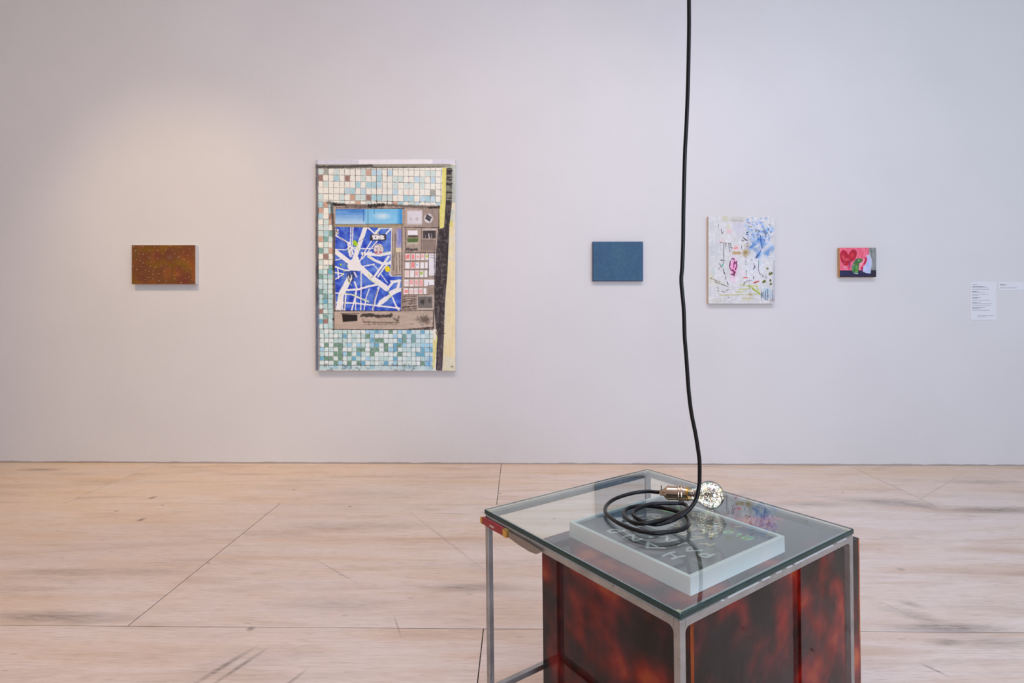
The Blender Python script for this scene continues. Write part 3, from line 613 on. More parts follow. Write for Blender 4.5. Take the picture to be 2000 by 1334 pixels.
# ------------------------------------------------------------------ small brown painting with raised beads
def paint_brown():
    c = Canvas(124, 76, 1.6, 3); c.gain = 1.05; c.C[:] = (112, 66, 34)
    n = c.noise(34, 24, 2); m = c.noise(30, 30, 2); f = c.noise(2, 2)
    c.lay(np.clip((n - .5) * 5, 0, 1) * .8, (122, 84, 16)); c.lay(np.clip((m - .53) * 6, 0, 1) * .75, (112, 52, 42)); c.lay(np.clip((.42 - m) * 6, 0, 1) * .6, (146, 84, 36))
    for (x, y, rx, ry, col, a) in [(30, 8, 22, 9, (124, 92, 10), .7), (8, 16, 10, 16, (96, 74, 34), .7), (50, 22, 14, 12, (108, 48, 44), .7), (74, 24, 8, 7, (120, 112, 84), .55), (62, 42, 14, 6, (124, 80, 66), .5), (108, 46, 18, 14, (124, 94, 20), .6), (88, 56, 12, 10, (164, 92, 40), .6), (118, 40, 10, 30, (146, 74, 32), .5), (110, 16, 14, 12, (112, 48, 36), .5), (20, 64, 20, 10, (112, 56, 44), .6)]: c.blob(x, y, rx, ry, col, a, 1.0)
    c.C += (f[..., None] - .5) * 16; return c
root, W, H = hang('painting', 'small brown painting dotted with raised beads, leftmost on the wall', -2.7363, -2.2837, 1.2734, 1.5491, .037, M_CANVAS)
o = paint_brown().object('painted_face', M_PAINT, root, W, H); o.location = (0, -.0382, H / 2)
bm = bmesh.new(); rr = random.Random(9)
beads = [(258, 266), (470, 263), (725, 272), (1085, 255), (1295, 287), (1512, 320), (302, 358), (612, 350), (792, 345), (988, 335), (1130, 350), (368, 426), (475, 436), (710, 443), (915, 423), (1185, 424), (1380, 392), (1595, 448), (572, 494), (625, 518), (797, 522), (1252, 515), (1270, 480), (1390, 554), (1475, 462), (330, 555), (410, 575), (478, 628), (650, 614), (990, 658), (1160, 612), (1488, 605), (1288, 655), (243, 702), (440, 704), (632, 706), (752, 724), (875, 690), (1078, 732), (1215, 748), (1357, 745), (1545, 770), (335, 775), (522, 798), (600, 818), (697, 803), (690, 880), (820, 870), (942, 815), (1078, 870), (1140, 905), (1288, 900), (1470, 820), (428, 864), (315, 962), (590, 952), (690, 990), (525, 1000), (835, 1030), (985, 1028), (1185, 985), (1418, 966), (1495, 950), (1568, 1010), (445, 1070), (1330, 1072)]
for (zx, zy) in beads:
    x = (zx - 215) / (1640 - 215); y = (zy - 225) / (1100 - 225); r = rr.uniform(.0042, .0062)
    g = bmesh.ops.create_icosphere(bm, subdivisions=2, radius=r)['verts']
    for v in g: v.co = Vector(((x - .5) * W + v.co.x, -.0388 + v.co.y * .9, H * (1 - y) + v.co.z))
M_BEAD = mat_plain('glossy_brown_bead', rgb(160, 112, 74), 0.14, amount=.3, scale=40, Specular_IOR_Level=1.0)
o = from_bm('bead_field', bm, M_BEAD, root, smooth=True); o['kind'] = 'stuff'

# ------------------------------------------------------------------ small blue painting
c = Canvas(98, 77, 1.6, 21); c.gain = 1.0; c.C[:] = (57, 92, 122); n = c.noise(30, 30, 3); f = c.noise(3, 3)
c.lay(np.clip((n - .5) * 4, 0, 1) * .5, (62, 100, 122)); c.lay(np.clip((.45 - n) * 4, 0, 1) * .4, (58, 84, 118)); c.lay((f > .62) * .18, (84, 116, 142))
c.line([(1, 0), (1, 77)], 1.2, (46, 60, 84), .7); c.line([(6.5, 20), (6, 77)], 1.6, (66, 86, 112), .6, 2); c.line([(0, .8), (98, .8)], 1.6, (84, 96, 126), .7, 1.5); c.line([(97, 0), (97, 77)], 2, (80, 92, 124), .5, 2); c.line([(0, 74.5), (98, 75)], 1, (88, 108, 140), .5); c.line([(0, 76.4), (98, 76.4)], 1.2, (44, 52, 76), .8)
c.C += (f[..., None] - .5) * 8
M_BLUEEDGE = mat_plain('blue_grey_canvas_edge', rgb(96, 96, 110), 0.8, amount=.1, scale=60)
root, W, H = hang('painting', 'small plain slate-blue painting beside the hanging black cord', 0.5169, 0.8698, 1.2934, 1.5703, .025, M_BLUEEDGE)
o = c.object('painted_face', M_PAINT, root, W, H); o.location = (0, -.0262, H / 2)

# ------------------------------------------------------------------ pale abstract painting
def paint_abstract():
    c = Canvas(129, 170.5, 1.8, 31); c.gain = 1.02; ox, oy = 1383.5, 422.5; R = random.Random(2)
    def Z(x, y): return (1360 + x / 7.02 - ox, 410 + y / 7.02 - oy)
    def L(w, *p, col=(52, 46, 52), a=.9, soft=None, rough=.8): c.line([Z(*q) for q in p], w, col, a, soft, rough)
    def S(x, y, rx, ry, col, a=.8, soft=1.0, ang=0, rough=0): c.blob(*Z(x, y), rx / 7.02, ry / 7.02, col, a, soft, ang, rough)
    c.C[:] = (218, 216, 214); n = c.noise(22, 22); f = c.noise(4, 4); h = c.noise(30, 4); v = c.noise(3, 34)
    c.lay(np.clip((n - .52) * 6, 0, 1) * .5, (200, 202, 204)); c.lay(np.clip((f - .58) * 6, 0, 1) * .5, (232, 230, 232)); c.lay((v > .6) * .25, (196, 200, 198))
    S(250, 500, 120, 420, (198, 204, 204), .45); S(560, 130, 200, 60, (196, 186, 160), .6); S(390, 120, 60, 50, (190, 188, 120), .6); S(600, 240, 130, 130, (208, 202, 216), .8); S(440, 230, 40, 40, (210, 206, 140), .6); S(445, 295, 60, 46, (236, 172, 180), .7); S(340, 420, 60, 50, (240, 190, 190), .5); S(800, 800, 260, 260, (228, 228, 236), .7)
    S(200, 930, 60, 90, (206, 198, 140), .5); S(280, 1000, 120, 60, (208, 204, 176), .6); S(240, 850, 40, 60, (176, 204, 196), .5)
    # blue flower mass
    for k in range(230):
        x = R.gauss(870, 120); y = R.gauss(350, 150)
        if 660 < x < 1062 and 105 < y < 660: S(x, y, R.uniform(14, 40), R.uniform(10, 34), R.choice([(168, 198, 232), (190, 210, 236), (150, 186, 228), (206, 216, 232), (132, 160, 220), (222, 222, 232)]), R.uniform(.4, .85), .7, R.uniform(0, 3), .6)
    for (x, y, rx, ry) in [(880, 420, 80, 70), (840, 560, 60, 54), (770, 520, 70, 50), (910, 480, 80, 60), (850, 620, 50, 50), (1020, 540, 60, 110), (860, 400, 60, 70), (960, 590, 60, 50), (800, 450, 60, 50), (950, 300, 50, 60)]: S(x, y, rx, ry, (88, 138, 202), .65, 1.0, R.uniform(0, 3), .6)
    for k in range(60):
        x = R.gauss(870, 110); y = R.gauss(380, 150)
        if 670 < x < 1055 and 120 < y < 650: a = R.uniform(0, 3.1); l = R.uniform(8, 34); L(R.uniform(.6, 1.6), (x, y), (x + l * math.cos(a), y + l * math.sin(a)), col=R.choice([(70, 116, 186), (60, 60, 90), (110, 150, 206), (84, 80, 110), (90, 104, 160)]), a=.8)
    S(1020, 305, 16, 14, (70, 110, 150), .9, .5); L(2.2, (880, 400), (900, 510), (870, 590), (815, 655), col=(58, 100, 172)); L(1.4, (815, 655), (850, 620), col=(36, 44, 70)); L(2, (740, 520), (800, 480), col=(70, 120, 190)); S(960, 420, 30, 40, (214, 212, 226), .7); S(880, 540, 50, 40, (220, 206, 214), .8); S(740, 180, 26, 36, (176, 186, 228), .7); S(930, 180, 40, 36, (226, 226, 206), .7)
    for q in [((700, 175), (725, 180)), ((715, 230), (760, 235)), ((690, 335), (715, 345)), ((930, 290), (945, 350)), ((940, 345), (975, 310)), ((985, 355), (1000, 360)), ((810, 300), (850, 275), (865, 300), (840, 310)), ((620, 415), (650, 430)), ((640, 380), (690, 415)), ((700, 420), (660, 410))]: L(1.1, *q)
    c.poly([Z(680, 310), Z(722, 295), Z(700, 325)], (40, 40, 54)); c.poly([Z(680, 330), Z(710, 340), Z(690, 348)], (40, 40, 54))
    # ochre and coral
    S(680, 590, 66, 70, (176, 146, 86), .7, .9, 0, .6); S(690, 490, 60, 50, (170, 150, 120), .5, .9, 0, .6); c.rect(*Z(495, 570), *Z(612, 612), (190, 156, 110), .85, 2); S(545, 525, 50, 40, (242, 150, 148), .8, .9); L(1.2, (510, 535), (560, 515), col=(226, 90, 90)); S(655, 588, 10, 8, (50, 40, 40), .9, .4); L(1, (620, 500), (625, 540)); 
    for k in range(16): a = k * .4; L(.8, (680, 590), (680 + 60 * math.cos(a), 590 + 56 * math.sin(a)), col=(156, 126, 70), a=.6)
    # pink figure
    S(510, 790, 72, 190, (248, 172, 214), .95, .8, .05, .5); S(510, 770, 50, 120, (246, 140, 196), .7, .9); S(510, 960, 80, 60, (244, 214, 230), .7); S(630, 860, 60, 50, (244, 214, 228), .6)
    for q in [((480, 680), (500, 660), (515, 680)), ((520, 710), (512, 790)), ((545, 710), (555, 770), (535, 820)), ((490, 830), (515, 850), (520, 900)), ((540, 850), (500, 870)), ((470, 880), (520, 890)), ((465, 700), (455, 780), (480, 830)), ((530, 730), (560, 715))]: L(2.0, *q, col=(104, 30, 76), a=.9, rough=1.6)
    L(2.2, (495, 820), (530, 860), (515, 890), col=(120, 20, 60))
    # black drawing
    for q in [((360, 455), (415, 455)), ((375, 455), (376, 690)), ((398, 455), (398, 505)), ((410, 455), (410, 480)), ((430, 455), (475, 460)), ((445, 460), (450, 540), (460, 575)), ((470, 460), (472, 500), (485, 530)), ((455, 510), (490, 520)), ((475, 545), (470, 580)), ((330, 690), (395, 692)), ((350, 680), (348, 700)), ((375, 690), (372, 740)), ((315, 735), (350, 790)), ((365, 815), (390, 880)), ((400, 910), (405, 950)), ((425, 985), (435, 1025)), ((345, 270), (352, 330)), ((360, 320), (372, 300)), ((305, 200), (300, 230)), ((325, 790), (300, 820)), ((678, 690), (678, 725)), ((678, 640), (680, 660)), ((684, 830), (684, 890)), ((680, 750), (675, 745)), ((855, 700), (850, 820), (870, 880)), ((870, 880), (920, 900)), ((750, 680), (765, 690)), ((790, 740), (795, 790), (780, 820)), ((810, 770), (790, 810)), ((650, 1040), (655, 1000), (700, 975), (755, 970)), ((720, 1030), (735, 1055), (725, 1085)), ((785, 915), (785, 950)), ((290, 1062), (300, 1080)), ((285, 1108), (305, 1112)), ((350, 1118), (388, 1128)), ((410, 1105), (440, 1092)), ((905, 915), (925, 920)), ((950, 905), (955, 940)), ((990, 890), (1005, 850)), ((435, 1200), (450, 1200)), ((735, 1210), (745, 1210)), ((320, 445), (345, 445))]: L(.95, *q, a=.88)
    L(1.6, (365, 815), (390, 880)); L(1.4, (425, 990), (435, 1025)); L(1.2, (190, 935), (320, 990), col=(100, 92, 80), a=.8); L(1.2, (250, 985), (435, 1050), col=(96, 86, 76), a=.85); S(360, 755, 18, 34, (84, 170, 156), .8, .7, .4)
    L(2.6, (650, 930), (695, 928), col=(226, 92, 88)); L(2.8, (790, 1000), (850, 980), col=(222, 84, 88)); L(1, (800, 1000), (845, 985), col=(90, 30, 40))
    # greens
    for q in [(975, 805), (1030, 870), (1010, 880), (940, 975), (1015, 970), (920, 990), (1020, 1015)]: S(q[0], q[1], R.uniform(18, 28), R.uniform(14, 26), R.choice([(92, 96, 40), (116, 118, 44), (76, 82, 36)]), .95, .3, R.uniform(0, 3), .7)
    for q in [((600, 1020), (760, 1060), (870, 1150)), ((580, 1090), (720, 1085)), ((760, 1075), (870, 1155)), ((700, 1040), (840, 1050)), ((820, 1020), (865, 1150)), ((790, 1090), (860, 1140)), ((540, 1130), (640, 1120))]: L(1.8, *q, col=(186, 194, 70), a=.7, soft=1.4)
    L(2.0, (770, 1080), (875, 1155), col=(146, 170, 40), a=.8, soft=1.2); S(740, 1160, 40, 26, (160, 130, 60), .7, .9); L(2.0, (320, 1170), (600, 1162), (880, 1155), col=(186, 176, 96), a=.6, soft=1.8); L(1.4, (640, 1215), (800, 1210), col=(186, 170, 90), a=.6); S(700, 1220, 120, 40, (206, 192, 130), .5); S(300, 1240, 160, 40, (200, 192, 170), .5)
    S(960, 1110, 70, 46, (150, 194, 216), .8, .9, 0, .5); S(960, 1180, 80, 60, (150, 168, 184), .8, .9, 0, .6); S(1040, 1240, 50, 40, (150, 110, 112), .5); S(890, 1030, 40, 30, (206, 216, 240), .7)
    for k in range(22): x = R.uniform(880, 1050); L(R.uniform(.5, 1.2), (x, R.uniform(1090, 1150)), (x + R.uniform(-8, 8), R.uniform(1180, 1255)), col=R.choice([(96, 120, 140), (70, 74, 92), (220, 224, 230), (130, 166, 190)]), a=.75)
    S(870, 720, 30, 100, (184, 220, 232), .6); L(1.6, (1062, 700), (1066, 1270), col=(150, 150, 160), a=.6); L(1.4, (480, 145), (640, 155), col=(150, 146, 156), a=.6)
    c.C += (f[..., None] - .5) * 16 + (c.rng.random(c.X.shape)[..., None] - .5) * 6
    return c
M_WOOD2 = mat_plain('cream_canvas_edge', rgb(224, 200, 168), 0.7, amount=.08, scale=60)
root, W, H = hang('painting', 'pale abstract painting with blue flower-like marks and a pink scribble', 1.3248, 1.7842, 1.1353, 1.7461, .027, M_WOOD2)
o = paint_abstract().object('painted_face', M_PAINT, root, W, H); o.location = (0, -.0282, H / 2)

# ------------------------------------------------------------------ small red still life
def paint_red():
    c = Canvas(71, 57, 2.6, 41); c.gain = 1.08
    def Z(x, y): return ((x - 333) / (1520 - 333) * 71, (y - 232) / (1180 - 232) * 57)
    def P(*p, col, a=1.0, soft=None): c.poly([Z(*q) for q in p], col, a, soft)
    def S(x, y, rx, ry, col, a=.85, soft=.8, ang=0): c.blob(*Z(x, y), rx / 16.7, ry / 16.7, col, a, soft, ang)
    n = c.noise(3, 14); f = c.noise(2, 2)
    c.C[:] = (230, 98, 122); c.lay(np.clip((n - .5) * 5, 0, 1) * .6, (242, 134, 158)); c.lay(np.clip((.42 - n) * 5, 0, 1) * .6, (206, 70, 96))
    c.rect(*Z(1282, 200), *Z(1540, 980), (132, 134, 132)); k = c.X > Z(1282, 0)[0]; c.lay(k * np.clip((n - .5) * 5, 0, 1) * .6, (166, 168, 164)); c.lay(k * np.clip((.4 - n) * 5, 0, 1) * .5, (92, 92, 96)); S(1370, 370, 60, 120, (96, 110, 104), .7)
    c.rect(*Z(300, 968), *Z(1540, 1200), (38, 38, 72)); c.rect(*Z(1350, 965), *Z(1540, 1200), (38, 36, 48), .9, 3); S(450, 1060, 200, 60, (46, 50, 98), .8); c.rect(*Z(300, 1150), *Z(1540, 1200), (40, 34, 46), .7, 2)
    # heart
    heart = [(470, 800), (400, 700), (345, 560), (340, 440), (370, 350), (430, 305), (510, 320), (570, 380), (612, 470), (650, 380), (710, 310), (790, 280), (860, 310), (900, 390), (880, 500), (830, 600), (740, 680), (640, 760)]
    P(*heart, col=(176, 26, 52)); S(450, 540, 70, 130, (226, 96, 100), .85, .9, -.3); S(740, 480, 110, 130, (220, 70, 76), .8, 1, .5); S(560, 620, 130, 90, (226, 90, 96), .8); S(450, 420, 60, 60, (196, 26, 62), .7); S(800, 370, 70, 70, (176, 30, 50), .7)
    S(545, 760, 90, 80, (196, 26, 36), .95, .5); S(650, 800, 70, 110, (150, 44, 104), .75); S(480, 730, 40, 50, (150, 110, 170), .7); S(600, 670, 70, 30, (110, 30, 60), .7); S(520, 865, 70, 30, (196, 176, 206), .9, .6); S(640, 900, 60, 50, (196, 40, 70), .7); S(540, 930, 120, 30, (240, 150, 170), .7); S(690, 680, 40, 50, (130, 80, 150), .6)
    # green upright form
    P((800, 690), (880, 590), (960, 570), (1060, 590), (1085, 650), (1040, 700), (970, 740), (940, 1000), (930, 1080), (780, 1040), (740, 1010), (720, 880), (760, 740), col=(66, 112, 60))
    S(880, 640, 70, 50, (58, 92, 84), .9); S(955, 640, 44, 30, (176, 200, 150), .9, .5); S(1040, 660, 40, 40, (96, 104, 60), .8); S(830, 700, 50, 40, (30, 120, 86), .8); S(790, 780, 44, 50, (180, 170, 160), .8); S(880, 870, 70, 120, (124, 164, 80), .85); S(840, 920, 40, 80, (30, 150, 60), .8); S(760, 880, 40, 120, (110, 170, 150), .7); S(900, 760, 60, 50, (96, 90, 50), .8); S(880, 1000, 60, 40, (150, 180, 70), .8); P((770, 1040), (930, 1050), (930, 1090), (840, 1075), col=(184, 206, 206), a=.9)
    P((970, 740), (1100, 650), (1110, 590), (1020, 570), (1130, 580), (1140, 660), (1010, 860), (1000, 960), (960, 960), col=(246, 160, 176), a=.9)
    P((1120, 540), (1220, 560), (1215, 640), (1160, 760), (1100, 800), (1130, 700), (1170, 600), col=(184, 26, 66)); P((1010, 880), (1090, 840), (1100, 920), (1060, 960), (1010, 910), col=(186, 34, 70))
    # pale bag
    P((1200, 490), (1280, 470), (1335, 430), (1310, 490), (1360, 560), (1375, 700), (1350, 900), (1340, 1060), (1200, 1040), (1080, 1010), (1100, 840), (1180, 760), (1240, 600), col=(184, 190, 222))
    S(1240, 760, 40, 120, (150, 180, 214), .7); S(1280, 700, 60, 120, (196, 186, 220), .6); S(1150, 900, 50, 90, (200, 206, 232), .8); P((1080, 1000), (1200, 1035), (1340, 1055), (1340, 1068), (1190, 1050), col=(216, 222, 236)); c.line([Z(1200, 480), Z(1290, 480), Z(1340, 410)], .9, (214, 220, 228), .9); c.line([Z(1320, 500), Z(1375, 620), Z(1360, 900)], .8, (210, 216, 232), .8)
    c.C += (f[..., None] - .5) * 14; return c
root, W, H = hang('painting', 'small red still-life painting with a heart shape on a thick panel', 2.2363, 2.4878, 1.3207, 1.5244, .028, M_WOOD)
o = paint_red().object('painted_face', M_PAINT, root, W, H); o.location = (0, -.0292, H / 2)

# ------------------------------------------------------------------ wall labels
def label_card(x0, x1, z0, z1, lines, label, seed, unit=.2826):
    w, h = (x1 - x0) * 1000 * unit, (z1 - z0) * 1000 * unit
    root = tag(empty('wall_label', ((x0 + x1) / 2, WALL_Y, z0)), label, 'label')
    from_bm('card', box_bm((-(x1 - x0) / 2, -.0016, 0), ((x1 - x0) / 2, 0, z1 - z0), .0002), M_CANVAS_CARD, root)
    c = Canvas(w, h, 4.0, seed); c.gain = 1.06; c.C[:] = (222, 222, 224); R = random.Random(seed)
    for (y, xa, xb, bold) in lines:
        x = xa
        while x < xb:
            l = min(R.uniform(1.0, 3.4), xb - x); 
            if l > .5: c.rect(x, y - .45, x + l, y + .45, (66, 66, 70) if bold else (130, 130, 136), .95 if bold else .75, .5)
            x += l + .5
    o = c.object('printed_face', M_PRINT, root, x1 - x0 - .001, z1 - z0 - .001); o.location = (0, -.0018, (z1 - z0) / 2)
M_CANVAS_CARD = mat_plain('label_card', rgb(228, 228, 230), 0.7, amount=.02)
def LN(zx0, zy, zx1, bold, ox=435, oy=245): return ((zy - oy) / 12.13, (zx0 - ox) / 12.13, (zx1 - ox) / 12.13, bold)
L1 = [LN(480, 303, 600, 0), LN(475, 355, 730, 1), LN(735, 355, 800, 0), LN(475, 384, 860, 0), LN(475, 425, 885, 0), LN(475, 477, 585, 1), LN(595, 477, 650, 0), LN(475, 502, 780, 0), LN(475, 543, 860, 0), LN(475, 568, 635, 0), LN(475, 621, 625, 1), LN(630, 621, 685, 0), LN(475, 648, 612, 0), LN(475, 690, 890, 0), LN(475, 743, 590, 1), LN(600, 743, 690, 0), LN(475, 769, 955, 0), LN(475, 809, 920, 0), LN(475, 861, 730, 1), LN(735, 861, 790, 0), LN(475, 888, 655, 0), LN(475, 928, 890, 0), LN(600, 1058, 985, 0), LN(600, 1085, 810, 0)]
label_card(3.1602, 3.3393, 1.0207, 1.2877, L1, 'tall white text card on the wall, the larger of two', 5)
L2 = [LN(1132, 307, 1235, 1, 1088), LN(1240, 307, 1300, 0, 1088), LN(1132, 333, 1275, 0, 1088), LN(1132, 388, 1535, 0, 1088)]
label_card(3.3517, 3.5345, 1.2284, 1.2876, L2, 'short white text card on the wall at the right edge', 6)

# ------------------------------------------------------------------ the steel table and what stands with it
LX, LY, PHI, SIDE, TOP, RO, PI_ = -.0847, 1.3433, .6205, .578, .6101, .0108, -.0029
U = Vector((math.cos(PHI), math.sin(PHI))); V = Vector((math.sin(PHI), -math.cos(PHI)))
CEN = Vector((LX, LY)) + U * (SIDE / 2) + V * (SIDE / 2)
def tab(u, v, z):
    """table coordinates (u away to the right, v towards the near corner, z up, all along the slightly leaning table) to the room"""
    P = Vector((LX, LY)) + U * u + V * v; d = P - CEN
    return Vector((P.x - RO * (z - TOP), P.y - PI_ * (z - TOP), z + RO * d.x + PI_ * d.y))
ax = Vector((U.x, U.y, RO * U.x + PI_ * U.y)).normalized(); az = Vector((-RO, -PI_, 1)).normalized(); ay = az.cross(ax).normalized()
QUAT = Matrix((ax, ay, az)).transposed().to_quaternion()
def lean_root(name, u, v, z):
    r = empty(name, tab(u, v, z), QUAT)
    def loc(uu, vv, zz): return Vector((uu - u, -(vv - v), zz - z))
    return r, loc
def floor_z(u, v):
    """local height at which the leaning part meets the floor"""
    return -(tab(u, v, 0).z)
def lbox(name, loc, a, b, m, parent, bevel=.001, seg=1, zlow=None):
    p, q = loc(*a), loc(*b); lo = [min(i, j) for i, j in zip(p, q)]; hi = [max(i, j) for i, j in zip(p, q)]
    return from_bm(name, box_bm(lo, hi, bevel, seg), m, parent)

T = .0135; GT = .0110; RAIL_TOP = TOP - GT - .0028; I = .002     # tube, glass thickness, top of rail, inset
root, loc = lean_root('steel_table', SIDE / 2, SIDE / 2, 0)
tag(root, 'scuffed raw steel cube frame table straddling the tortoiseshell box', 'table')
E0, E1 = I, SIDE - I
for (u, v) in ((E0, E0), (E1 - T, E0), (E0, E1 - T), (E1 - T, E1 - T)):
    lbox('leg', loc, (u, v, floor_z(u, v) + .0005), (u + T, v + T, RAIL_TOP), M_STEEL, root, .0014, 2)
for zt, nm in ((RAIL_TOP, 'top_rail'), (.184, 'bottom_rail')):
    z0 = zt - T
    for a in (E0, E1 - T):
        lbox(nm, loc, (E0 + T, a, z0), (E1 - T, a + T, zt), M_STEEL, root, .0014, 2)
        lbox(nm, loc, (a, E0 + T, z0), (a + T, E1 - T, zt), M_STEEL, root, .0014, 2)
# welded fillets in the corners under the top rails
def fillet(u, v, du, dv):
    bm = bmesh.new(); r = .011; z1 = RAIL_TOP - T; prof = [(0, 0)] + [(r - r * math.sin(k * math.pi / 12), r - r * math.cos(k * math.pi / 12)) for k in range(7)]
    prof = [(0, 0), (r, 0)] + [(r - r * math.sin(k * math.pi / 12), r - r * math.cos(k * math.pi / 12)) for k in range(1, 6)] + [(0, r)]
    A, Bv = [], []
    for (h, d) in prof:
        for side, L in ((0, A), (1, Bv)):
            uu = u + du * h + (0 if du else (.001 if not side else T - .001)); vv = v + dv * h + (0 if dv else (.001 if not side else T - .001))
            L.append(bm.verts.new(loc(uu, vv, z1 - d)))
    bm.faces.new(A); bm.faces.new(list(reversed(Bv))); n = len(A)
    for k in range(n): bm.faces.new((A[k], Bv[k], Bv[(k + 1) % n], A[(k + 1) % n]))
    bmesh.ops.recalc_face_normals(bm, faces=bm.faces)
    from_bm('weld_fillet', bm, M_STEEL, root)
for (u, v, su, sv) in ((E0, E0, 1, 1), (E1 - T, E0, -1, 1), (E0, E1 - T, 1, -1), (E1 - T, E1 - T, -1, -1)):
    fillet(u + T if su > 0 else u, v, su, 0); fillet(u, v + T if sv > 0 else v, 0, sv)
# torn remains of tape along the near right rail
M_TAPE = mat_plain('torn_silver_tape', rgb(232, 232, 236), 0.4, 0.0, amount=.25, scale=120)
M_PAD = mat_plain('yellowed_clear_pad', rgb(186, 180, 120), 0.3, amount=.1, scale=50)
for (u, v) in ((.012, .012), (SIDE - .012, .012), (.012, SIDE - .012), (SIDE - .012, SIDE - .012)):
    bm = lathe_bm([(.0045, 0), (.0055, .0004), (.0055, .0022), (.0045, .0026)], 16); o = from_bm('glass_pad', bm, M_PAD, root); o.location = loc(u if u < .1 else u, v, RAIL_TOP + .0001)
rr = random.Random(4); bm = bmesh.new(); prev = None; uu = .04
ragged = []
while uu < .56:
    ragged.append((uu, rr.choice([.0015, .003, .0045, .0065, .0]) if uu > .1 else .0)); uu += rr.uniform(.004, .022)
for (a, d), (b, _) in zip(ragged[:-1], ragged[1:]):
    if d == 0: continue
    box_bm(tuple(min(i, j) for i, j in zip(loc(a, E1 + .0012, RAIL_TOP - .0005), loc(b - .0008, E1 - .003, RAIL_TOP + d * .35))),
           tuple(max(i, j) for i, j in zip(loc(a, E1 + .0012, RAIL_TOP - .0008 - d), loc(b - .0008, E1 - .003, RAIL_TOP + d * .12))), .0003, 1, bm=bm)
o = from_bm('tape_residue', bm, M_TAPE, root); tag(o, 'torn silver tape along the rail', kind='stuff')

# glass top
root, loc = lean_root('glass_top', SIDE / 2, SIDE / 2, TOP - GT)
tag(root, 'thick square sheet of green-edged glass on the steel table', 'glass')
bm = bmesh.new(); R_ = .004; hs = SIDE / 2; outline = []
for (cx, cy, a0) in ((hs - R_, hs - R_, 0), (-hs + R_, hs - R_, 90), (-hs + R_, -hs + R_, 180), (hs - R_, -hs + R_, 270)):
    for k in range(5): a = math.radians(a0 + k * 22.5); outline.append((cx, cy, math.cos(a), math.sin(a)))
rings = []
for (inset, z) in ((.0016, 0), (.0005, .0006), (0, .0018), (0, GT - .0018), (.0005, GT - .0006), (.0016, GT)):
    rings.append([bm.verts.new((cx + (R_ - inset) * a, cy + (R_ - inset) * b, z)) for cx, cy, a, b in outline])
n = len(outline)
for a, b in zip(rings[:-1], rings[1:]):
    for k in range(n): bm.faces.new((a[k], a[(k + 1) % n], b[(k + 1) % n], b[k]))
for f in bm.faces: f.material_index = 1
bm.faces.new(list(reversed(rings[0]))); bm.faces.new(rings[-1])
from_bm('glass_sheet', bm, [M_GLASS, mat_glass_edge()], root)

# tortoiseshell box
BU0, BU1, BV0, BV1, BH, PT = .118, .752, .074, .512, .527, .006
root, loc = lean_root('acrylic_box', (BU0 + BU1) / 2, (BV0 + BV1) / 2, 0)
tag(root, 'red and black tortoiseshell acrylic box standing inside the steel table', 'box')
def sheet(name, a, b, thin):
    p, q = loc(*a), loc(*b); lo = [min(i, j) for i, j in zip(p, q)]; hi = [max(i, j) for i, j in zip(p, q)]
    bm = box_bm(lo, hi, .0006); bm.normal_update()
    for f in bm.faces: f.material_index = 0 if abs(f.normal[thin]) > .8 or abs(f.normal[2]) > .4 else 1
    if a[2] < .1:
        for v in bm.verts:
            if v.co.z < .05:
                u_, v_ = v.co.x + (BU0 + BU1) / 2, (BV0 + BV1) / 2 - v.co.y; v.co.z += floor_z(u_, v_) + .0005
    from_bm(name, bm, [M_TORT, M_TEDGE], root)
sheet('side_panel', (BU0, BV0, 0), (BU0 + PT, BV1 - PT, BH), 0)
sheet('side_panel', (BU1 - PT, BV0 + PT, 0), (BU1, BV1, BH), 0)
sheet('side_panel', (BU0, BV1 - PT, 0), (BU1 - PT, BV1, BH), 1)
sheet('side_panel', (BU0 + PT, BV0, 0), (BU1, BV0 + PT, BH), 1)
sheet('top_panel', (BU0 + PT, BV0 + PT, BH - PT), (BU1 - PT, BV1 - PT, BH - .0002), 2)

# white tray frame with hand lettering, lying on the box under the glass
FU0, FU1, FV0, FV1, FH, FW = .180, .514, .104, .459, .0365, .0095
root, loc = lean_root('framed_picture', (FU0 + FU1) / 2, (FV0 + FV1) / 2, BH)
tag(root, 'white framed black picture with hand-painted lettering lying under the glass', 'picture')
def bar(a, b, c_, d):      # mitred frame side from a footprint of four (u,v) corners
    bm = bmesh.new(); lo = [bm.verts.new(loc(u, v, BH + .0003)) for u, v in (a, b, c_, d)]; hi = [bm.verts.new(loc(u, v, BH + FH)) for u, v in (a, b, c_, d)]
    bm.faces.new(lo); bm.faces.new(hi)
    for k in range(4): bm.faces.new((lo[k], lo[(k + 1) % 4], hi[(k + 1) % 4], hi[k]))
    bmesh.ops.recalc_face_normals(bm, faces=bm.faces)
    bmesh.ops.bevel(bm, geom=list(bm.edges), offset=.0006, segments=1, affect='EDGES')
    from_bm('frame_side', bm, M_FRAMEW, root)
o_ = [(FU0, FV0), (FU1, FV0), (FU1, FV1), (FU0, FV1)]; i_ = [(FU0 + FW, FV0 + FW), (FU1 - FW, FV0 + FW), (FU1 - FW, FV1 - FW), (FU0 + FW, FV1 - FW)]
for k in range(4): bar(o_[k], o_[(k + 1) % 4], i_[(k + 1) % 4], i_[k])
W, H = (FU1 - FU0 - 2 * FW), (FV1 - FV0 - 2 * FW)
c = Canvas(W * 1000, H * 1000, 1.0, 8); c.gain = 1.0; c.C[:] = (44, 42, 44); c.lay((c.noise(60, 60) > .52) * .3, (52, 50, 52))
WHT, GLD, GRN = (222, 228, 222), (222, 192, 132), (122, 206, 110)
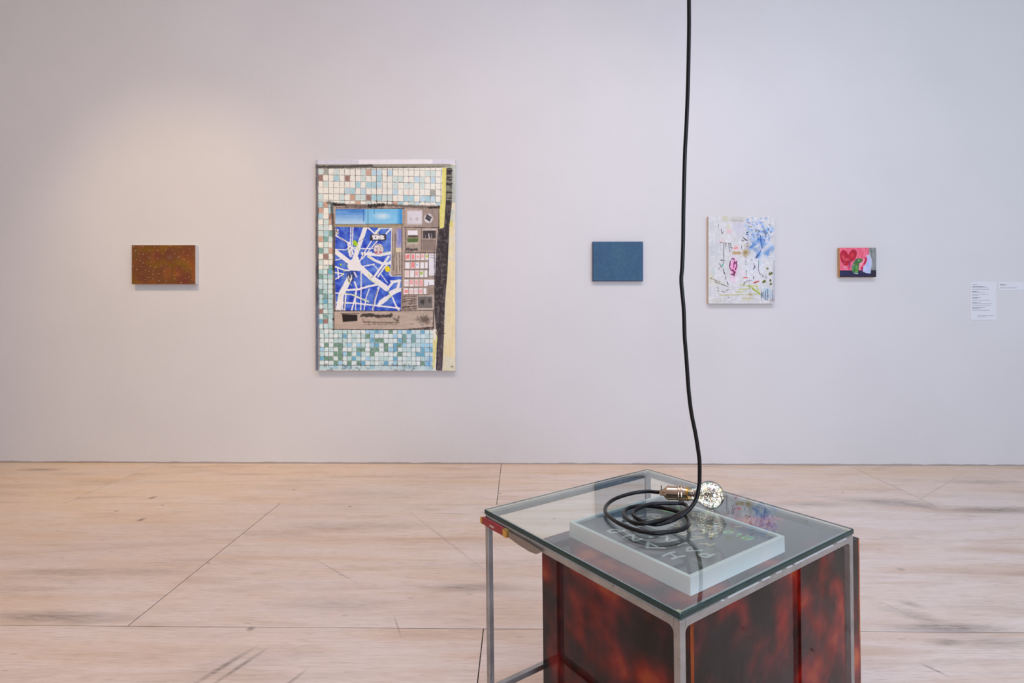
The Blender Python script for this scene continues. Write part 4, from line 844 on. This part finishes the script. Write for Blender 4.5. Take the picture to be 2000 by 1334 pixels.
for (col, w, P) in [
    (WHT, .007, [(.222, .356), (.245, .355), (.259, .357)]), (WHT, .007, [(.229, .376), (.242, .377), (.26, .382)]), (WHT, .006, [(.246, .356), (.242, .377)]),
    (WHT, .007, [(.254, .289), (.228, .308), (.244, .321), (.257, .331)]), (WHT, .006, [(.251, .295), (.251, .306), (.25, .317), (.246, .321)]),
    (WHT, .006, [(.227, .237), (.248, .237), (.258, .242), (.237, .258), (.232, .266), (.24, .269), (.256, .268)]),
    (WHT, .006, [(.259, .211), (.242, .209), (.225, .204), (.224, .192), (.239, .188), (.249, .195), (.25, .205)]),
    (WHT, .006, [(.317, .414), (.292, .414), (.286, .403), (.291, .396), (.303, .401), (.307, .411)]),
    (WHT, .006, [(.313, .386), (.299, .379), (.284, .37), (.297, .362), (.308, .361), (.3, .371)]), (WHT, .006, [(.292, .341), (.309, .341), (.319, .343)]), (WHT, .008, [(.278, .273), (.28, .275)]),
    (WHT, .005, [(.295, .285), (.313, .29), (.308, .298), (.291, .309), (.293, .314), (.317, .317)]), (WHT, .006, [(.293, .147), (.305, .152), (.306, .163), (.294, .158), (.294, .151)]),
    (WHT, .007, [(.293, .179), (.299, .184)]), (WHT, .006, [(.293, .203), (.296, .215), (.308, .216)]),
    (GLD, .006, [(.337, .364), (.349, .371), (.345, .381), (.364, .382)]), (GLD, .005, [(.353, .37), (.346, .38)]), (GLD, .006, [(.339, .338), (.357, .342), (.374, .348), (.368, .334), (.36, .331)]),
    (GLD, .005, [(.36, .311), (.346, .306), (.345, .295), (.355, .296), (.363, .309)]), (GLD, .006, [(.376, .322), (.385, .327), (.398, .33)]), (GLD, .006, [(.378, .305), (.403, .289), (.407, .301)]),
    (GLD, .006, [(.388, .304), (.404, .303), (.409, .319)]), (GLD, .008, [(.388, .355), (.399, .349), (.408, .346)]), (GLD, .007, [(.373, .258), (.377, .268)]), (GLD, .006, [(.391, .262), (.383, .272)]),
    (GLD, .006, [(.338, .15), (.34, .16), (.343, .169)]), (GLD, .006, [(.352, .165), (.372, .168)]), (GLD, .006, [(.382, .191), (.381, .205), (.399, .203)]), (GLD, .006, [(.361, .197), (.368, .206)]),
    (GLD, .008, [(.441, .309), (.445, .318)]), (GLD, .006, [(.49, .352), (.5, .36)]),
    (GRN, .006, [(.437, .355), (.45, .356), (.456, .362), (.451, .369), (.439, .366), (.434, .358)]), (GRN, .005, [(.456, .379), (.46, .386), (.439, .387)]),
    (GRN, .006, [(.448, .403), (.451, .409), (.451, .399), (.438, .4), (.44, .411), (.452, .416), (.465, .41), (.46, .399)]),
    (GRN, .006, [(.437, .178), (.442, .205)]), (GRN, .006, [(.457, .173), (.479, .2)]), (GRN, .004, [(.49, .18), (.482, .195)])]:
    c.line([((u - FU0 - FW) * 1000, (v - FV0 - FW) * 1000) for u, v in P], w * 1000, col, .97, 1.2, .8)
M_PRINT2 = mat_attr('painted_black_card', 0.45, 0.05, 300, 0.5, 1.0)
def lay_flat(co):
    out = co.copy(); out[..., 1] = co[..., 2]; out[..., 2] = 0; return out
o = c.object('picture', M_PRINT2, root, W, H, lay_flat); o.location = (0, 0, FH - .006)
lbox('backing', lambda u, v, z: Vector((u, v, z)), (-W / 2, -H / 2, .002), (W / 2, H / 2, FH - .0065), M_FRAMEW, root, 0)

# ------------------------------------------------------------------ open pocket knife held along the near left rail
KU = E0 - .0054
root, loc = lean_root('pocket_knife', KU, .0, .5765)
tag(root, 'open pocket knife with red handle and brass bolsters along the table rail', 'knife')
M_RED = None
t = NT('red_guilloche_handle'); q = t.obj()
wv = t.n('ShaderNodeTexWave', i_Scale=85.0, i_Distortion=0.0, i_Vector=t.mapping(q, (0, 1, 1.3)))
cc = t.ramp(wv.outputs['Color'], [(0.3, rgb(150, 22, 36)), (0.6, rgb(214, 44, 62))]); M_RED = t.surf(t.bsdf(cc, 0.3, normal=t.bump(wv.outputs['Color'], .3, .001)))
def slab(name, pts, th, m, u0=KU, bev=.0008, seg=2, parent=None):
    """a flat shape in the v-z plane, th thick along u"""
    bm = bmesh.new(); a = [bm.verts.new(loc(u0 - th / 2, v, z)) for v, z in pts]; b = [bm.verts.new(loc(u0 + th / 2, v, z)) for v, z in pts]; n = len(pts)
    bm.faces.new(a); bm.faces.new(list(reversed(b)))
    for k in range(n): bm.faces.new((a[k], a[(k + 1) % n], b[(k + 1) % n], b[k]))
    bmesh.ops.recalc_face_normals(bm, faces=bm.faces)
    if bev: bmesh.ops.bevel(bm, geom=list(bm.edges), offset=bev, segments=seg, affect='EDGES')
    return from_bm(name, bm, m, parent or root, smooth=True, angle=35)
hd = slab('handle', [(.004, .5775), (.05, .5763), (.092, .577), (.092, .5925), (.05, .5932), (.004, .5925)], .0085, M_RED)
slab('bolster', [(-.005, .578), (-.002, .5768), (.0045, .577), (.0045, .5930), (-.003, .5925), (-.005, .590)], .0092, M_BRASS)
slab('bolster', [(.0915, .5765), (.100, .5755), (.1085, .5775), (.1095, .585), (.1085, .5930), (.0915, .5932)], .0092, M_BRASS)
e = slab('emblem', [(.036, .5835), (.039, .5822), (.054, .5822), (.057, .5835), (.054, .5865), (.039, .5865)], .0006, M_SILVER, KU - .0044, .0001, 1, hd)
slab('blade', [(.107, .5785), (.15, .5745), (.19, .5738), (.212, .5765), (.224, .5830), (.231, .5895), (.19, .5915), (.107, .5915)], .0022, M_BLADE, KU, .0006, 1)

# ------------------------------------------------------------------ bulb, holder and cord
bc = tab(.4373, .3195, TOP + .0325); he = tab(.387, .2117, TOP + .0205)
axis = (he - bc).normalized()
root = empty('pendant_lamp', tab(.41, .26, TOP)); tag(root, 'glittering globe bulb in a brass holder on a long black cord, lying on the glass', 'lamp')
RO_ = root.location.copy()
def axial(o):
    o.rotation_mode = 'QUATERNION'; o.rotation_quaternion = axis.to_track_quat('Z', 'Y'); o.location = bc - RO_; return o
GR = .0322
prof = [(0, -GR)] + [(GR * math.sin(a), -GR * math.cos(a)) for a in np.linspace(.12, 2.42, 26)]
prof += [(.0195, .0275), (.0172, .033), (.0158, .040), (.0150, .049)]
bt = NT('iridescent_bulb_glass')
lw = bt.n('ShaderNodeFresnel', i_IOR=1.7).outputs[0]
b_ = bt.mixs(bt.math('MULTIPLY_ADD', lw, 0.8, 0.08), bt.n('ShaderNodeBsdfTransparent', i_Color=(.60, .57, .54, 1)).outputs[0], bt.n('ShaderNodeBsdfGlossy', i_Roughness=.03, i_Color=(.92, .98, 1, 1)).outputs[0])
M_BULB = bt.surf(b_)
bulb = axial(from_bm('bulb', lathe_bm(prof, 48, cap=False), M_BULB, root, smooth=True))
ct = NT('mirrored_core'); nn = ct.noise(ct.obj(), 260, 3)
M_CORE = ct.surf(ct.bsdf(ct.ramp(nn, [(.3, rgb(40, 42, 36)), (.45, rgb(110, 92, 84)), (.6, rgb(80, 92, 70)), (.75, rgb(190, 160, 176))]), .35, .85))
core = [(0, -.010), (.004, -.009), (.0055, -.005), (.005, .004), (.0035, .012), (.0035, .03), (.006, .047)]
from_bm('light_stem', lathe_bm(core, 24, cap=False), M_CORE, bulb, smooth=True)
# sparks: short rays that point out of the middle of the globe
sp_cols = [(1, .97, .92), (1, .86, .62), (1, .55, .75), (.5, 1, .55), (.55, .8, 1), (1, .75, .35)]
sp_m = []
for k, cl in enumerate(sp_cols):
    t = NT('spark_light'); sp_m.append(t.surf(t.n('ShaderNodeEmission', i_Color=cl + (1,), i_Strength=(6.5, 4.6, 4.8, 3.0, 3.8, 4.2)[k]).outputs[0])); sp_m[-1].cycles.emission_sampling = 'NONE'
rr = random.Random(12); bm = bmesh.new()
for k in range(600):
    zc = rr.uniform(-1, 1); an = rr.uniform(0, 2 * math.pi); s_ = math.sqrt(1 - zc * zc); d = Vector((s_ * math.cos(an), s_ * math.sin(an), zc))
    r0 = .0295 * rr.uniform(.03, 1.0) ** (1 / 2.6); p = d * r0; ln = rr.uniform(.0010, .0026); w = rr.uniform(.00028, .00062)
    if k % 6 == 0:      # the neck
        hz = rr.uniform(.024, .046); rad = rr.uniform(.006, .0128); d = Vector((math.cos(an), math.sin(an), .6)).normalized(); p = Vector((rad * math.cos(an), rad * math.sin(an), hz)); ln = .0009
    ln = max(min(ln, .0306 - r0), .0004) if k % 6 else ln
    x = d.orthogonal().normalized(); y = d.cross(x)
    vs = [bm.verts.new(p + x * w), bm.verts.new(p + y * w), bm.verts.new(p - x * w), bm.verts.new(p - y * w)]; a_ = bm.verts.new(p + d * ln); b2 = bm.verts.new(p - d * ln * .6)
    mi = rr.choices(range(6), [4.5, 3, 3.2, 1.8, 1.6, 2.0])[0]
    for q in range(4):
        f1 = bm.faces.new((vs[q], vs[(q + 1) % 4], a_)); f2 = bm.faces.new((vs[(q + 1) % 4], vs[q], b2)); f1.material_index = f2.material_index = mi
o = from_bm('spark_field', bm, sp_m, bulb); o['kind'] = 'stuff'
axial(from_bm('screw_cap', lathe_bm([(.0135, .0485), (.0140, .050), (.0132, .052), (.0140, .054), (.0132, .056), (.012, .060)], 36), M_BRASS, root, smooth=True, angle=50))
S0 = .050
hold = axial(from_bm('lamp_holder', lathe_bm([(.0158, S0), (.0162, S0 + .001), (.0162, S0 + .011), (.0172, S0 + .0125), (.0172, S0 + .046), (.0182, S0 + .048), (.0180, S0 + .050), (.0150, S0 + .055), (.0110, S0 + .0595), (.0080, S0 + .062)], 44), M_NICKEL, root, smooth=True, angle=40))
for k, sz in enumerate((S0 + .0145, S0 + .0215)):
    from_bm('collar_ring', lathe_bm([(.0165, sz - .0022), (.0192, sz - .0018), (.0202, sz - .0004), (.0202, sz + .0006), (.0192, sz + .0020), (.0165, sz + .0024)], 44), M_NICKEL, hold, smooth=True, angle=40)
from_bm('lower_ring', lathe_bm([(.0150, S0 - .001), (.0166, S0 - .0006), (.0168, S0 + .0035), (.0150, S0 + .004)], 44), M_BRASS, hold, smooth=True, angle=40)
gl = axial(from_bm('cord_grip', lathe_bm([(.0082, S0 + .0615), (.0086, S0 + .0625), (.0086, S0 + .0690), (.0074, S0 + .0705)], 6), M_NICKEL, root))
bm = lathe_bm([(.0008, 0), (.0012, .001), (.0012, .008), (.0009, .009)], 10); sc = from_bm('grip_screw', bm, M_CORD, gl); sc.location = (0, .008, S0 + .066); sc.rotation_euler = (-math.pi / 2, 0, 0)
hang_pts = [(.378, 1.245, ZC - .001), (.379, 1.245, 3.6), (.377, 1.245, 2.9), (.380, 1.245, 2.3), (.378, 1.245, 1.95), (.378, 1.245, 1.774), (.378, 1.245, 1.706), (.376, 1.245, 1.604), (.373, 1.245, 1.513), (.369, 1.245, 1.433), (.366, 1.245, 1.319), (.365, 1.245, 1.239), (.363, 1.245, 1.183), (.361, 1.245, 1.148), (.366, 1.245, 1.091), (.368, 1.245, 1.035), (.369, 1.245, 1.017), (.373, 1.245, .966), (.377, 1.245, .909), (.383, 1.245, .858), (.393, 1.245, .807), (.4, 1.245, .761), (.4015, 1.245, .739), (.4015, 1.245, .716), (.4, 1.243, .697), (.392, 1.238, .669), (.379, 1.233, .651), (.355, 1.227, .634)]
coil = [(.33, 1.226, .622), (.299, 1.219, .618), (.281, 1.234, .616), (.264, 1.259, .617), (.262, 1.283, .6185), (.277, 1.304, .622), (.31, 1.323, .626), (.347, 1.326, .627), (.384, 1.327, .627), (.393, 1.309, .626), (.379, 1.279, .626), (.346, 1.254, .6225), (.308, 1.220, .6265), (.267, 1.209, .6235), (.246, 1.236, .618), (.241, 1.287, .6155), (.256, 1.324, .615), (.287, 1.341, .6155), (.323, 1.337, .6155), (.347, 1.323, .616), (.368, 1.302, .6165), (.378, 1.27, .6175), (.374, 1.234, .62), (.362, 1.2, .623), (.341, 1.177, .623), (.305, 1.163, .623), (.273, 1.163, .622), (.245, 1.181, .621), (.22, 1.223, .618), (.204, 1.273, .616), (.202, 1.31, .615), (.213, 1.349, .616), (.239, 1.383, .619), (.282, 1.405, .6245), (.321, 1.408, .629)]
end = bc + axis * (S0 + .0685); pts = [Vector(p) for p in hang_pts + coil] + [end + axis * .012, end]
path = catmull([p - RO_ for p in pts], 8)
from_bm('cord', tube_bm(path, .0044, 14), M_CORD, root, smooth=True)
